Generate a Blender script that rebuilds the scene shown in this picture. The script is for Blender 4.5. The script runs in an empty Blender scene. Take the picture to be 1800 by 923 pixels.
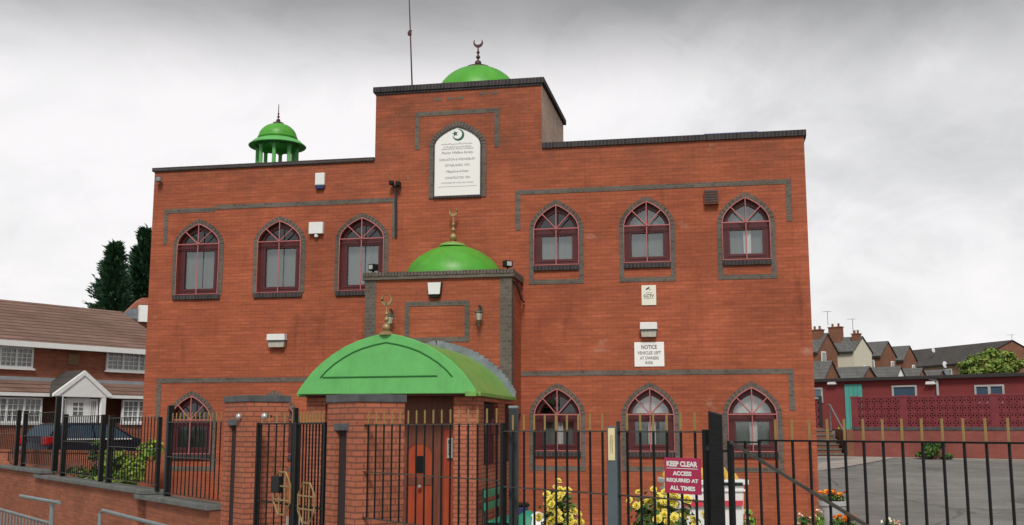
import bpy, bmesh, math, random
from mathutils import Vector, Matrix
from mathutils.geometry import tessellate_polygon
random.seed(7)
sc = bpy.context.scene
C = sc.collection
PI = math.pi
rad = math.radians

# ------------------------------------------------------------------ camera
F, CX, CY, HC = 1900.0, 900.0, 461.5, 2.3          # focal length in photo pixels, centre, eye height
PITCH = math.atan(291 / F)
cam = bpy.data.cameras.new('camera')
cam.sensor_width = 36
cam.lens = F / 1800 * 36
cam.clip_start, cam.clip_end = 0.1, 3000
co = bpy.data.objects.new('camera', cam); C.objects.link(co)
co.location = (0, 0, HC)
co.rotation_euler = (PI / 2 + PITCH, 0, 0)
sc.camera = co

# ------------------------------------------------------------------ sky and sun
SUN_EL, SUN_AZ = rad(46), rad(181)                   # azimuth clockwise from +Y (behind and left of the camera)
w = bpy.data.worlds.new('World'); sc.world = w; w.use_nodes = True
nt = w.node_tree; nd = nt.nodes; lk = nt.links
bg = nd['Background']; bg.inputs['Strength'].default_value = 0.1
sky = nd.new('ShaderNodeTexSky'); sky.sky_type = 'NISHITA'; sky.sun_disc = False
sky.sun_elevation = SUN_EL; sky.sun_rotation = SUN_AZ
tc = nd.new('ShaderNodeTexCoord')
mp = nd.new('ShaderNodeMapping'); mp.inputs['Scale'].default_value = (0.9, 0.8, 1.5)
mp.inputs['Rotation'].default_value = (0.0, rad(-30), rad(20))
lk.new(tc.outputs['Generated'], mp.inputs['Vector'])
def wnoise(scale, detail, rough, dist=0.0):
    n = nd.new('ShaderNodeTexNoise'); n.inputs['Scale'].default_value = scale
    n.inputs['Detail'].default_value = detail; n.inputs['Roughness'].default_value = rough
    n.inputs['Distortion'].default_value = dist
    lk.new(mp.outputs['Vector'], n.inputs['Vector']); return n
n1 = wnoise(3.2, 8, 0.58, 0.6); n2 = wnoise(9.0, 6, 0.6, 0.3)
mx = nd.new('ShaderNodeMath'); mx.operation = 'MULTIPLY_ADD'; mx.inputs[1].default_value = 0.42
n2.inputs['Distortion'].default_value = 1.2; lk.new(n2.outputs['Fac'], mx.inputs[0]); lk.new(n1.outputs['Fac'], mx.inputs[2])
# the cloud deck is thin and bright to the left and near the horizon, heavier overhead and to the right
sep = nd.new('ShaderNodeSeparateXYZ'); lk.new(tc.outputs['Generated'], sep.inputs[0])
def mapr(src, a, b, c, d, smooth=True):
    m = nd.new('ShaderNodeMapRange'); m.clamp = True
    if smooth: m.interpolation_type = 'SMOOTHSTEP'
    for i, v in zip((1, 2, 3, 4), (a, b, c, d)): m.inputs[i].default_value = v
    lk.new(src, m.inputs[0]); return m.outputs[0]
hx = mapr(sep.outputs['X'], -0.05, 0.35, 0.0, 1.0)
hz = mapr(sep.outputs['Z'], 0.02, 0.30, 0.0, 1.0)
hv = mapr(sep.outputs['Z'], 0.27, 0.40, 0.0, 1.0)
a1 = nd.new('ShaderNodeMath'); a1.operation = 'MULTIPLY'; lk.new(hx, a1.inputs[0]); lk.new(hz, a1.inputs[1])
a2 = nd.new('ShaderNodeMath'); a2.operation = 'MULTIPLY_ADD'; a2.inputs[1].default_value = 0.24
lk.new(a1.outputs[0], a2.inputs[0]); lk.new(mx.outputs[0], a2.inputs[2])
a3 = nd.new('ShaderNodeMath'); a3.operation = 'MULTIPLY_ADD'; a3.inputs[1].default_value = 0.05
lk.new(hv, a3.inputs[0]); lk.new(a2.outputs[0], a3.inputs[2])
rp = nd.new('ShaderNodeValToRGB'); cr = rp.color_ramp
cr.elements[0].position = 0.48; cr.elements[0].color = (0.86, 0.835, 0.84, 1)
cr.elements[1].position = 1.0; cr.elements[1].color = (0.44, 0.44, 0.445, 1)
e = cr.elements.new(0.58); e.color = (0.80, 0.785, 0.79, 1)
e = cr.elements.new(0.69); e.color = (0.68, 0.675, 0.68, 1)
a4 = nd.new('ShaderNodeMath'); a4.operation = 'MULTIPLY'; a4.inputs[1].default_value = 0.75
lk.new(a3.outputs[0], a4.inputs[0]); lk.new(a4.outputs[0], rp.inputs[0])
sc10 = nd.new('ShaderNodeVectorMath'); sc10.operation = 'SCALE'; sc10.inputs['Scale'].default_value = 8.7
hm = mapr(sep.outputs['Z'], 0.285, 0.39, 1.0, 0.40)
scd = nd.new('ShaderNodeVectorMath'); scd.operation = 'SCALE'
lk.new(rp.outputs['Color'], scd.inputs[0]); lk.new(hm, scd.inputs['Scale'])
lk.new(scd.outputs[0], sc10.inputs[0])
mixs = nd.new('ShaderNodeMix'); mixs.data_type = 'RGBA'; mixs.inputs[0].default_value = 0.96
lk.new(sky.outputs[0], mixs.inputs[6]); lk.new(sc10.outputs[0], mixs.inputs[7])
lk.new(mixs.outputs[2], bg.inputs['Color'])
sun = bpy.data.lights.new('sun', 'SUN'); sun.energy = 2.1; sun.angle = rad(16); sun.color = (1, 0.95, 0.88)
so = bpy.data.objects.new('sun', sun); C.objects.link(so)
sd = Vector((math.sin(SUN_AZ) * math.cos(SUN_EL), math.cos(SUN_AZ) * math.cos(SUN_EL), math.sin(SUN_EL)))
so.rotation_euler = (-sd).to_track_quat('-Z', 'Y').to_euler(); so.location = sd * 60
vs = sc.view_settings
vs.view_transform = 'Standard'; vs.look = 'None'; vs.gamma = 1; vs.exposure = 0.40; vs.use_curve_mapping = False

# ------------------------------------------------------------------ pixel -> world helpers
def ray(px, py):
    a = (px - CX) / F; b = -(py - CY) / F
    return Vector((a, math.cos(PITCH) - b * math.sin(PITCH), math.sin(PITCH) + b * math.cos(PITCH)))
def at(px, py, Y):
    r = ray(px, py); return Vector((0, 0, HC)) + r * (Y / r.y)
def gz(y):                                           # ground height: the site climbs gently away from the street
    pts = [(-1e4, 0), (12, 0), (18, .08), (22, .13), (33, 1.0), (39, 1.2), (60, 1.3), (130, 4.0), (420, 7), (1e5, 7)]
    for (a, za), (b, zb) in zip(pts, pts[1:]):
        if y <= b: return za + (zb - za) * (y - a) / (b - a)
    return 7
class Plane:                                         # a vertical plane: origin + direction of its local x axis
    def __init__(s, o, d):
        s.o = Vector((o[0], o[1], 0)); s.d = Vector((d[0], d[1], 0)).normalized(); s.n = Vector((-s.d.y, s.d.x, 0))
        s.rz = math.atan2(s.d.y, s.d.x)
    def hit(s, px, py, off=0):                       # -> (local x, z); off = metres along local -y
        r = ray(px, py); o = s.o - s.n * off
        t = (o.dot(s.n)) / r.dot(s.n); p = r * t
        return (p - s.o).dot(s.d), p.z + HC
    def w(s, x, y, z): return s.o + s.d * x + s.n * y + Vector((0, 0, z))

# ------------------------------------------------------------------ mesh helpers
class MB:
    def __init__(s): s.v = []; s.f = []
    def add(s, vs, fs):
        b = len(s.v); s.v += [tuple(v) for v in vs]; s.f += [tuple(i + b for i in f) for f in fs]; return s
    def box(s, x0, y0, z0, x1, y1, z1):
        return s.add([(x0,y0,z0),(x1,y0,z0),(x1,y1,z0),(x0,y1,z0),(x0,y0,z1),(x1,y0,z1),(x1,y1,z1),(x0,y1,z1)],
                     [(0,3,2,1),(4,5,6,7),(0,1,5,4),(1,2,6,5),(2,3,7,6),(3,0,4,7)])
    def prism(s, poly, y0, y1):                      # poly in (x, z), extruded along y
        n = len(poly); vs = [(x, y0, z) for x, z in poly] + [(x, y1, z) for x, z in poly]
        tri = tessellate_polygon([[Vector((x, z, 0)) for x, z in poly]])
        fs = [tuple(t) for t in tri] + [tuple(i + n for i in reversed(t)) for t in tri]
        fs += [(i, (i + 1) % n, n + (i + 1) % n, n + i) for i in range(n)]
        return s.add(vs, fs)
    def hprism(s, poly, z0, z1):                     # poly in (x, y), extruded along z
        n = len(poly); vs = [(x, y, z0) for x, y in poly] + [(x, y, z1) for x, y in poly]
        return s.add(vs, [tuple(range(n))[::-1], tuple(range(n, 2 * n))] + [(i, (i + 1) % n, n + (i + 1) % n, n + i) for i in range(n)])
    def tube(s, pts, r, n=8, closed=False):
        pts = [Vector(p) for p in pts]; m = len(pts); rs = r if isinstance(r, (list, tuple)) else [r] * m
        vs = []
        for i, p in enumerate(pts):
            if closed: d = pts[(i + 1) % m] - pts[i - 1]
            else: d = pts[min(i + 1, m - 1)] - pts[max(i - 1, 0)]
            d.normalize(); u = d.cross(Vector((0, 0, 1)) if abs(d.z) < .9 else Vector((0, 1, 0))).normalized(); q = d.cross(u)
            vs += [p + (u * math.cos(2*PI*k/n + PI/n) + q * math.sin(2*PI*k/n + PI/n)) * rs[i] for k in range(n)]
        fs = []
        for i in range(m if closed else m - 1):
            j = (i + 1) % m
            fs += [(i*n+k, i*n+(k+1)%n, j*n+(k+1)%n, j*n+k) for k in range(n)]
        if not closed: fs += [tuple(range(n))[::-1], tuple(range((m-1)*n, m*n))]
        return s.add(vs, fs)
    def lathe(s, prof, n=24, c=(0, 0, 0), a0=0, a1=2*PI):
        full = abs(a1 - a0 - 2*PI) < 1e-6; k = n if full else n + 1
        vs = [(c[0] + r*math.cos(a0+(a1-a0)*i/n), c[1] + r*math.sin(a0+(a1-a0)*i/n), c[2] + z) for r, z in prof for i in range(k)]
        fs = []
        for j in range(len(prof) - 1):
            for i in range(n):
                i2 = (i + 1) % k
                fs.append((j*k+i, j*k+i2, (j+1)*k+i2, (j+1)*k+i))
        fs += [tuple(range(k))[::-1], tuple(range((len(prof)-1)*k, len(prof)*k))]
        return s.add(vs, fs)
    def build(s, name, mat, parent=None, bevel=0, smooth=None, weld=True):
        me = bpy.data.meshes.new(name); me.from_pydata(s.v, [], s.f)
        bm = bmesh.new(); bm.from_mesh(me)
        if weld: bmesh.ops.remove_doubles(bm, verts=bm.verts, dist=1e-5)
        bmesh.ops.recalc_face_normals(bm, faces=bm.faces)
        if bevel: bmesh.ops.bevel(bm, geom=[e for e in bm.edges if len(e.link_faces) == 2 and e.calc_face_angle(0) > .6], offset=bevel, segments=2, profile=.6, affect='EDGES')
        bm.to_mesh(me); bm.free()
        if smooth is not None:
            me.polygons.foreach_set('use_smooth', [True] * len(me.polygons)); me.set_sharp_from_angle(angle=rad(smooth))
        if mat: me.materials.append(mat)
        o = bpy.data.objects.new(name, me); C.objects.link(o)
        if parent: o.parent = parent
        return o
def tag(o, label, cat, group=None, kind=None):
    if label: o['label'] = label
    if cat: o['category'] = cat
    if group: o['group'] = group
    if kind: o['kind'] = kind
    return o
def thing(name, label, cat, loc=(0, 0, 0), rz=0, group=None):
    o = bpy.data.objects.new(name, None); C.objects.link(o); o.location = loc; o.rotation_euler = (0, 0, rz)
    o.empty_display_size = .2
    return tag(o, label, cat, group)
def struct(o): o['kind'] = 'structure'; return o
def inst(src, parent, loc=(0, 0, 0), rot=None):
    o = src.copy(); C.objects.link(o); o.parent = parent; o.location = loc
    if rot: o.rotation_euler = rot
    return o
def text_mesh(mb, body, x, z, y, height, width=None, shear=0, bold=0.0, depth=.002):
    cu = bpy.data.curves.new('t', 'FONT'); cu.body = body; cu.size = 1; cu.align_x = 'CENTER'; cu.align_y = 'CENTER'
    cu.shear = shear; cu.offset = bold; cu.resolution_u = 3
    o = bpy.data.objects.new('t', cu); C.objects.link(o)
    me = bpy.data.meshes.new_from_object(o.evaluated_get(bpy.context.evaluated_depsgraph_get()))
    vs = [v.co.copy() for v in me.vertices]; fs = [tuple(p.vertices) for p in me.polygons]
    bpy.data.objects.remove(o); bpy.data.curves.remove(cu); bpy.data.meshes.remove(me)
    if not vs: return
    x0, x1 = min(v.x for v in vs), max(v.x for v in vs); y0, y1 = min(v.y for v in vs), max(v.y for v in vs)
    ky = height / (y1 - y0); kx = width / (x1 - x0) if width else ky
    mb.add([(x + (v.x - (x0+x1)/2) * kx, y, z + (v.y - (y0+y1)/2) * ky) for v in vs], fs)

# ------------------------------------------------------------------ materials
def mat(name, col, rough=.6, metal=0, var=.12, vscale=3.0, bump=0.0, bscale=40, col2=None, spec=.4, dirt=0.0, stretch=(1,1,1)):
    m = bpy.data.materials.new(name); m.use_nodes = True; t = m.node_tree; n = t.nodes; b = n['Principled BSDF']
    b.inputs['Roughness'].default_value = rough; b.inputs['Metallic'].default_value = metal
    b.inputs['Specular IOR Level'].default_value = spec
    tc = n.new('ShaderNodeTexCoord'); mp = n.new('ShaderNodeMapping'); mp.inputs['Scale'].default_value = stretch
    t.links.new(tc.outputs['Object'], mp.inputs['Vector'])
    nz = n.new('ShaderNodeTexNoise'); nz.inputs['Scale'].default_value = vscale; nz.inputs['Detail'].default_value = 7; nz.inputs['Roughness'].default_value = .65
    t.links.new(mp.outputs['Vector'], nz.inputs['Vector'])
    r = n.new('ShaderNodeValToRGB'); r.color_ramp.elements[0].position = .3; r.color_ramp.elements[1].position = .72
    c2 = col2 or tuple(c * (1 + var) for c in col); c1 = col if col2 else tuple(c * (1 - var) for c in col)
    r.color_ramp.elements[0].color = (*c1, 1); r.color_ramp.elements[1].color = (*c2, 1)
    t.links.new(nz.outputs['Fac'], r.inputs['Fac']); out = r.outputs['Color']
    if dirt:
        nz2 = n.new('ShaderNodeTexNoise'); nz2.inputs['Scale'].default_value = 1.3; nz2.inputs['Detail'].default_value = 9; nz2.inputs['Roughness'].default_value = .7
        mp2 = n.new('ShaderNodeMapping'); mp2.inputs['Scale'].default_value = (3, 3, .7); t.links.new(tc.outputs['Object'], mp2.inputs['Vector']); t.links.new(mp2.outputs['Vector'], nz2.inputs['Vector'])
        r2 = n.new('ShaderNodeMapRange'); r2.inputs[1].default_value = .52; r2.inputs[2].default_value = .75; r2.inputs[3].default_value = 0; r2.inputs[4].default_value = dirt
        t.links.new(nz2.outputs['Fac'], r2.inputs[0])
        mx = n.new('ShaderNodeMix'); mx.data_type = 'RGBA'; mx.inputs[7].default_value = (.10, .075, .045, 1)
        t.links.new(r2.outputs[0], mx.inputs[0]); t.links.new(out, mx.inputs[6]); out = mx.outputs[2]
    t.links.new(out, b.inputs['Base Color'])
    if bump:
        bn = n.new('ShaderNodeTexNoise'); bn.inputs['Scale'].default_value = bscale; bn.inputs['Detail'].default_value = 4
        t.links.new(tc.outputs['Object'], bn.inputs['Vector'])
        bp = n.new('ShaderNodeBump'); bp.inputs['Strength'].default_value = bump; bp.inputs['Distance'].default_value = .02
        t.links.new(bn.outputs['Fac'], bp.inputs['Height']); t.links.new(bp.outputs['Normal'], b.inputs['Normal'])
    return m
def brick(name, c1, c2, mortar, bw=.225, rh=.075, ms=.009, streak=.35, blotch=.25, rough=.85, bump=.35, offset=.5, shift=(0, 0), xyrot=False, stain=.35, salt=0.0, soot=None):
    m = bpy.data.materials.new(name); m.use_nodes = True; t = m.node_tree; n = t.nodes; L = t.links; b = n['Principled BSDF']
    b.inputs['Roughness'].default_value = rough; b.inputs['Specular IOR Level'].default_value = .25
    tc = n.new('ShaderNodeTexCoord'); sp = n.new('ShaderNodeSeparateXYZ'); L.new(tc.outputs['Object'], sp.inputs[0])
    ad = n.new('ShaderNodeMath'); ad.operation = 'ADD'; L.new(sp.outputs['X'], ad.inputs[0]); L.new(sp.outputs['Y'], ad.inputs[1])
    cb = n.new('ShaderNodeCombineXYZ'); L.new(ad.outputs[0], cb.inputs[0]); L.new(sp.outputs['Z'], cb.inputs[1])
    br = n.new('ShaderNodeTexBrick'); br.offset = offset; br.inputs['Scale'].default_value = 1
    br.inputs['Brick Width'].default_value = bw; br.inputs['Row Height'].default_value = rh
    br.inputs['Mortar Size'].default_value = ms; br.inputs['Mortar Smooth'].default_value = .3; br.inputs['Bias'].default_value = -.1
    br.inputs['Color1'].default_value = (*c1, 1); br.inputs['Color2'].default_value = (*c2, 1); br.inputs['Mortar'].default_value = (*mortar, 1)
    L.new(cb.outputs[0], br.inputs['Vector'])
    def noise(scale, stretch, lo, hi, a, z, detail=6):
        mp = n.new('ShaderNodeMapping'); mp.inputs['Scale'].default_value = stretch; L.new(cb.outputs[0], mp.inputs['Vector'])
        z_ = n.new('ShaderNodeTexNoise'); z_.inputs['Scale'].default_value = scale; z_.inputs['Detail'].default_value = detail; z_.inputs['Roughness'].default_value = .65
        L.new(mp.outputs[0], z_.inputs['Vector'])
        r = n.new('ShaderNodeMapRange'); r.inputs[1].default_value = lo; r.inputs[2].default_value = hi; r.inputs[3].default_value = a; r.inputs[4].default_value = z
        L.new(z_.outputs['Fac'], r.inputs[0]); return r.outputs[0]
    s1 = noise(1.0, (1.1, 15, 1), .3, .7, 1 - streak, 1 + streak * .55)
    s2 = noise(.55, (1, 1, 1), .3, .7, 1 - blotch, 1 + blotch * .7, 9)
    s3 = noise(1.0, (2.4, .35, 1), .58, .8, 1.0, 1 - stain, 8)             # vertical run-off stains
    mu = n.new('ShaderNodeMath'); mu.operation = 'MULTIPLY'; L.new(s1, mu.inputs[0]); L.new(s2, mu.inputs[1])
    mu2 = n.new('ShaderNodeMath'); mu2.operation = 'MULTIPLY'; L.new(mu.outputs[0], mu2.inputs[0]); L.new(s3, mu2.inputs[1])
    vm = n.new('ShaderNodeVectorMath'); vm.operation = 'SCALE'; L.new(br.outputs['Color'], vm.inputs[0]); L.new(mu2.outputs[0], vm.inputs['Scale'])
    out = vm.outputs[0]
    if soot:                                          # sooty courses washed down from the copings, broken up by noise
        zr = n.new('ShaderNodeMapRange'); zr.interpolation_type = 'SMOOTHSTEP'; zr.inputs[1].default_value = soot[0]; zr.inputs[2].default_value = soot[1]; zr.inputs[3].default_value = 0; zr.inputs[4].default_value = 1; L.new(sp.outputs['Z'], zr.inputs[0])
        k1 = noise(1.0, (1.5, 2.2, 1), .38, .62, 0, .42, 9)
        q = n.new('ShaderNodeMath'); q.operation = 'MULTIPLY'; L.new(zr.outputs[0], q.inputs[0]); L.new(k1, q.inputs[1])
        mxs = n.new('ShaderNodeMix'); mxs.data_type = 'RGBA'; mxs.inputs[7].default_value = (.085, .050, .032, 1); L.new(q.outputs[0], mxs.inputs[0]); L.new(out, mxs.inputs[6]); out = mxs.outputs[2]
    if salt:                                          # pale lime blooms
        k2 = noise(1.0, (1.1, 1.6, 1), .64, .80, 0, salt, 10)
        mxs = n.new('ShaderNodeMix'); mxs.data_type = 'RGBA'; mxs.inputs[7].default_value = (.52, .40, .32, 1); L.new(k2, mxs.inputs[0]); L.new(out, mxs.inputs[6]); out = mxs.outputs[2]
    L.new(out, b.inputs['Base Color'])
    if bump:
        bp = n.new('ShaderNodeBump'); bp.inputs['Strength'].default_value = bump; bp.inputs['Distance'].default_value = .006; bp.invert = True
        L.new(br.outputs['Fac'], bp.inputs['Height']); L.new(bp.outputs[0], b.inputs['Normal'])
    return m
def leafmat(name, cols, rough=.55):
    m = bpy.data.materials.new(name); m.use_nodes = True; t = m.node_tree; n = t.nodes; b = n['Principled BSDF']
    b.inputs['Roughness'].default_value = rough; b.inputs['Specular IOR Level'].default_value = .25
    g = n.new('ShaderNodeNewGeometry'); r = n.new('ShaderNodeValToRGB')
    el = r.color_ramp.elements
    for i, c in enumerate(cols):
        p = i / (len(cols) - 1)
        if i == 0: e_ = el[0]; e_.position = 0
        elif i == len(cols) - 1: e_ = el[-1]; e_.position = 1
        else: e_ = el.new(p)
        e_.color = (*c, 1)
    t.links.new(g.outputs['Random Per Island'], r.inputs[0]); t.links.new(r.outputs[0], b.inputs['Base Color'])
    return m
def glassmat(name, tint=.8, refl=.22, col=(.7, .75, .75)):
    m = bpy.data.materials.new(name); m.use_nodes = True; t = m.node_tree; n = t.nodes
    n.remove(n['Principled BSDF']); out = n['Material Output']
    tr = n.new('ShaderNodeBsdfTransparent'); tr.inputs[0].default_value = (tint, tint, tint, 1)
    gl = n.new('ShaderNodeBsdfGlossy'); gl.inputs['Roughness'].default_value = .04; gl.inputs[0].default_value = (*col, 1)
    nz = n.new('ShaderNodeTexNoise'); nz.inputs['Scale'].default_value = 2.5; tcx = n.new('ShaderNodeTexCoord'); t.links.new(tcx.outputs['Object'], nz.inputs['Vector'])
    bp = n.new('ShaderNodeBump'); bp.inputs['Strength'].default_value = .06; t.links.new(nz.outputs[0], bp.inputs['Height']); t.links.new(bp.outputs[0], gl.inputs['Normal'])
    mx = n.new('ShaderNodeMixShader'); mx.inputs[0].default_value = refl
    t.links.new(tr.outputs[0], mx.inputs[1]); t.links.new(gl.outputs[0], mx.inputs[2]); t.links.new(mx.outputs[0], out.inputs[0])
    return m

M = {}
M['brick'] = brick('facade_brick', (.400, .110, .053), (.335, .090, .045), (.290, .084, .047), streak=.27, blotch=.26, stain=.5, bump=.18, salt=.55, soot=(7.3, 8.6))
M['side_render'] = brick('pale_side_brick', (.55, .36, .27), (.44, .25, .17), (.58, .48, .40), streak=.2, ms=.014)
M['dark_brick'] = brick('grey_engineering_brick', (.150, .128, .108), (.098, .086, .076), (.16, .135, .11), bw=.1125, ms=.009, streak=.2, blotch=.3)
M['cap_brick'] = brick('blue_black_brick', (.055, .050, .055), (.03, .028, .034), (.10, .085, .075), bw=.08, rh=.3, ms=.010, streak=.1, blotch=.3)
M['pillar_brick'] = brick('pillar_brick', (.46, .150, .085), (.39, .118, .066), (.20, .085, .055), streak=.2, blotch=.22, bump=.6, ms=.011)
M['garden_brick'] = brick('boundary_brick', (.34, .115, .060), (.27, .085, .045), (.22, .10, .065), streak=.25, blotch=.3)
M['house_brick'] = brick('house_brick', (.40, .135, .08), (.31, .10, .06), (.22, .12, .085), streak=.2)
M['far_brick'] = brick('far_brick', (.26, .105, .06), (.20, .08, .048), (.2, .12, .09), streak=.15)
M['buff_brick'] = brick('buff_brick', (.30, .18, .10), (.25, .15, .08), (.25, .18, .13), streak=.15)
M['stone'] = mat('coping_stone', (.13, .14, .135), .8, var=.3, vscale=4, bump=.3, dirt=.4)
M['blue_cap'] = mat('engineering_cap', (.085, .09, .095), .6, var=.35, vscale=6, bump=.2)
M['flash'] = mat('lead_flashing', (.19, .215, .24), .55, var=.3, vscale=5, metal=.2)
M['green'] = mat('green_paint', (.125, .45, .125), .55, var=.12, vscale=2.6, dirt=.26)
M['green_roof'] = mat('weathered_green_roof', (.11, .38, .06), .5, vscale=1.6, col2=(.25, .36, .11), dirt=.55)
M['green_dome'] = mat('dome_green', (.085, .36, .040), .42, var=.16, vscale=2.6, dirt=.30)
M['green_dark'] = mat('canopy_groove', (.02, .15, .03), .6)
M['gold'] = mat('dull_gold', (.34, .24, .11), .42, metal=.35, var=.2, vscale=8)
M['bronze'] = mat('bronze_finial', (.085, .040, .038), .45, metal=.4, var=.2, vscale=8)
M['maroon'] = mat('maroon_joinery', (.082, .016, .019), .45, var=.15)
M['pink'] = mat('faded_red_grille', (.46, .155, .15), .5, var=.15)
M['curtain'] = mat('net_curtain', (.165, .19, .185), .9, var=.06, vscale=6)
M['curtain_white'] = mat('white_curtain', (.72, .73, .72), .9, var=.05)
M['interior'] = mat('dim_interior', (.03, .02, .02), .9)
M['glass'] = glassmat('window_glass', .78, .20)
M['glass_dark'] = glassmat('dark_glass', .35, .12, (.6, .6, .62))
M['white'] = mat('white_paint', (.84, .85, .84), .45, var=.04, vscale=5, dirt=.06)
M['plastic'] = mat('white_plastic', (.74, .75, .74), .35, var=.04, dirt=.08)
M['offwhite'] = mat('cream_board', (.74, .73, .62), .5, var=.04)
M['lens'] = mat('lamp_lens', (.42, .40, .34), .2, var=.2, vscale=20)
M['black'] = mat('black_paint', (.006, .0065, .007), .45, spec=.25, var=.3, vscale=10, bump=.15, bscale=60)
M['blackmetal'] = mat('dark_metal', (.022, .024, .026), .5, var=.3, vscale=8)
M['greypost'] = mat('grey_green_post', (.075, .105, .12), .5, var=.15, vscale=5)
M['postdark'] = mat('dark_green_post', (.022, .032, .036), .5, var=.2, vscale=5)
M['worn'] = mat('worn_black_rail', (.06, .055, .045), .45, var=.4, vscale=9, metal=.2)
M['tip'] = mat('gold_spike', (.30, .205, .065), .5, var=.18, vscale=6)
M['red_sign'] = mat('magenta_red_sign', (.43, .025, .085), .4, var=.04)
M['sign_white'] = mat('sign_white', (.82, .82, .80), .4, var=.02)
M['ink'] = mat('ink', (.03, .035, .035), .6)
M['ink_grey'] = mat('faded_ink', (.15, .155, .15), .6)
M['ink_green'] = mat('green_ink', (.015, .10, .06), .6)
M['door'] = mat('red_brown_door', (.26, .042, .016), .4, var=.2, vscale=3, stretch=(6, 6, .8), col2=(.40, .065, .022))
M['door_dark'] = mat('dark_door_frame', (.15, .045, .024), .5, var=.3, stretch=(6, 6, .8))
M['steel'] = mat('galvanised', (.27, .31, .31), .45, metal=.5, var=.15, vscale=7)
M['silver'] = mat('satin_metal', (.5, .5, .47), .35, metal=.6)
M['copper_green'] = mat('verdigris_lantern', (.10, .105, .085), .5, metal=.3, var=.3, vscale=15)
M['asphalt'] = mat('asphalt', (.20, .20, .19), .9, var=.28, vscale=.5, bump=.3, bscale=90, stretch=(.4, 1.6, 1))
def tarmac(name):
    m = bpy.data.materials.new(name); m.use_nodes = True; t = m.node_tree; n = t.nodes; L = t.links; b = n['Principled BSDF']
    b.inputs['Roughness'].default_value = .88; b.inputs['Specular IOR Level'].default_value = .3
    tc = n.new('ShaderNodeTexCoord')
    def nz(scale, st, lo, hi, a, z, det=7):
        mp = n.new('ShaderNodeMapping'); mp.inputs['Scale'].default_value = st; L.new(tc.outputs['Object'], mp.inputs[0])
        q = n.new('ShaderNodeTexNoise'); q.inputs['Scale'].default_value = scale; q.inputs['Detail'].default_value = det; q.inputs['Roughness'].default_value = .65; L.new(mp.outputs[0], q.inputs['Vector'])
        r = n.new('ShaderNodeMapRange'); r.inputs[1].default_value = lo; r.inputs[2].default_value = hi; r.inputs[3].default_value = a; r.inputs[4].default_value = z; L.new(q.outputs['Fac'], r.inputs[0]); return r.outputs[0]
    def mul(a, c):
        q = n.new('ShaderNodeMath'); q.operation = 'MULTIPLY'; L.new(a, q.inputs[0]); L.new(c, q.inputs[1]); return q.outputs[0]
    v = mul(nz(.35, (1, 1, 1), .3, .7, .78, 1.25), nz(1.4, (.5, 1.6, 1), .42, .62, .86, 1.08))
    v = mul(v, nz(14, (1, 1, 1), .3, .7, .86, 1.12))
    v = mul(v, nz(.8, (1, .5, 1), .60, .68, 1.0, .66))          # oil and damp stains
    vo = n.new('ShaderNodeTexVoronoi'); vo.feature = 'DISTANCE_TO_EDGE'; vo.inputs['Scale'].default_value = .33
    wz = n.new('ShaderNodeTexNoise'); wz.inputs['Scale'].default_value = 1.2; wz.inputs['Detail'].default_value = 5; L.new(tc.outputs['Object'], wz.inputs['Vector'])
    mxv = n.new('ShaderNodeMix'); mxv.data_type = 'RGBA'; mxv.inputs[0].default_value = .35; L.new(tc.outputs['Object'], mxv.inputs[6]); L.new(wz.outputs['Color'], mxv.inputs[7]); L.new(mxv.outputs[2], vo.inputs['Vector'])
    cr_ = n.new('ShaderNodeMapRange'); cr_.inputs[1].default_value = .0; cr_.inputs[2].default_value = .012; cr_.inputs[3].default_value = .55; cr_.inputs[4].default_value = 1; L.new(vo.outputs['Distance'], cr_.inputs[0])
    v = mul(v, cr_.outputs[0])
    sc_ = n.new('ShaderNodeVectorMath'); sc_.operation = 'SCALE'; sc_.inputs[0].default_value = (.205, .203, .196); L.new(v, sc_.inputs['Scale']); L.new(sc_.outputs[0], b.inputs['Base Color'])
    return m
M['asphalt'] = tarmac('worn_tarmac')
M['road'] = mat('road_asphalt', (.06, .06, .062), .9, var=.2, vscale=2, bump=.3, bscale=90)
M['concrete'] = mat('concrete', (.36, .32, .29), .85, var=.15, vscale=1.4, bump=.2)
M['paving'] = mat('paving', (.30, .28, .25), .85, var=.15, vscale=2, bump=.2)
M['land'] = mat('rough_land', (.05, .075, .03), .95, var=.4, vscale=.5)
M['maroon_wall'] = brick('maroon_painted_brick', (.33, .11, .09), (.29, .092, .076), (.27, .086, .072), streak=.12, blotch=.22, bump=.3)
M['maroon_block'] = mat('maroon_block', (.22, .042, .052), .75, var=.2, vscale=3, bump=.2)
M['maroon_clad'] = mat('maroon_render', (.20, .034, .034), .7, var=.12, vscale=1.2)
M['teal'] = mat('teal_door', (.085, .36, .32), .5, var=.1, vscale=4)
M['tile'] = brick('roof_tile', (.25, .155, .12), (.20, .122, .096), (.11, .065, .05), bw=2.1, rh=.15, ms=.022, streak=.25, blotch=.2, bump=.9)
M['slate'] = brick('grey_slate', (.16, .16, .155), (.125, .125, .125), (.09, .09, .09), bw=.3, rh=.3, ms=.02, streak=.2, blotch=.25)
M['slate_dark'] = brick('dark_slate', (.085, .078, .072), (.07, .065, .06), (.05, .05, .05), bw=.3, rh=.3, ms=.02, streak=.15)
M['cream'] = mat('cream_render', (.62, .58, .47), .8, var=.06)
M['grey_trim'] = mat('grey_trim', (.32, .34, .37), .6)
M['felt'] = mat('roof_felt', (.04, .036, .038), .85, var=.3)
M['navy'] = mat('car_navy', (.010, .014, .028), .2, var=.1, spec=.6)
M['tail'] = mat('tail_lamp', (.55, .015, .02), .15, var=.1)
M['carglass'] = mat('car_glass', (.05, .095, .14), .06, spec=.8)
M['tyre'] = mat('rubber', (.02, .02, .02), .85)
M['conifer'] = leafmat('conifer_green', [(.018, .06, .034), (.042, .11, .055), (.07, .145, .07)])
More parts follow.
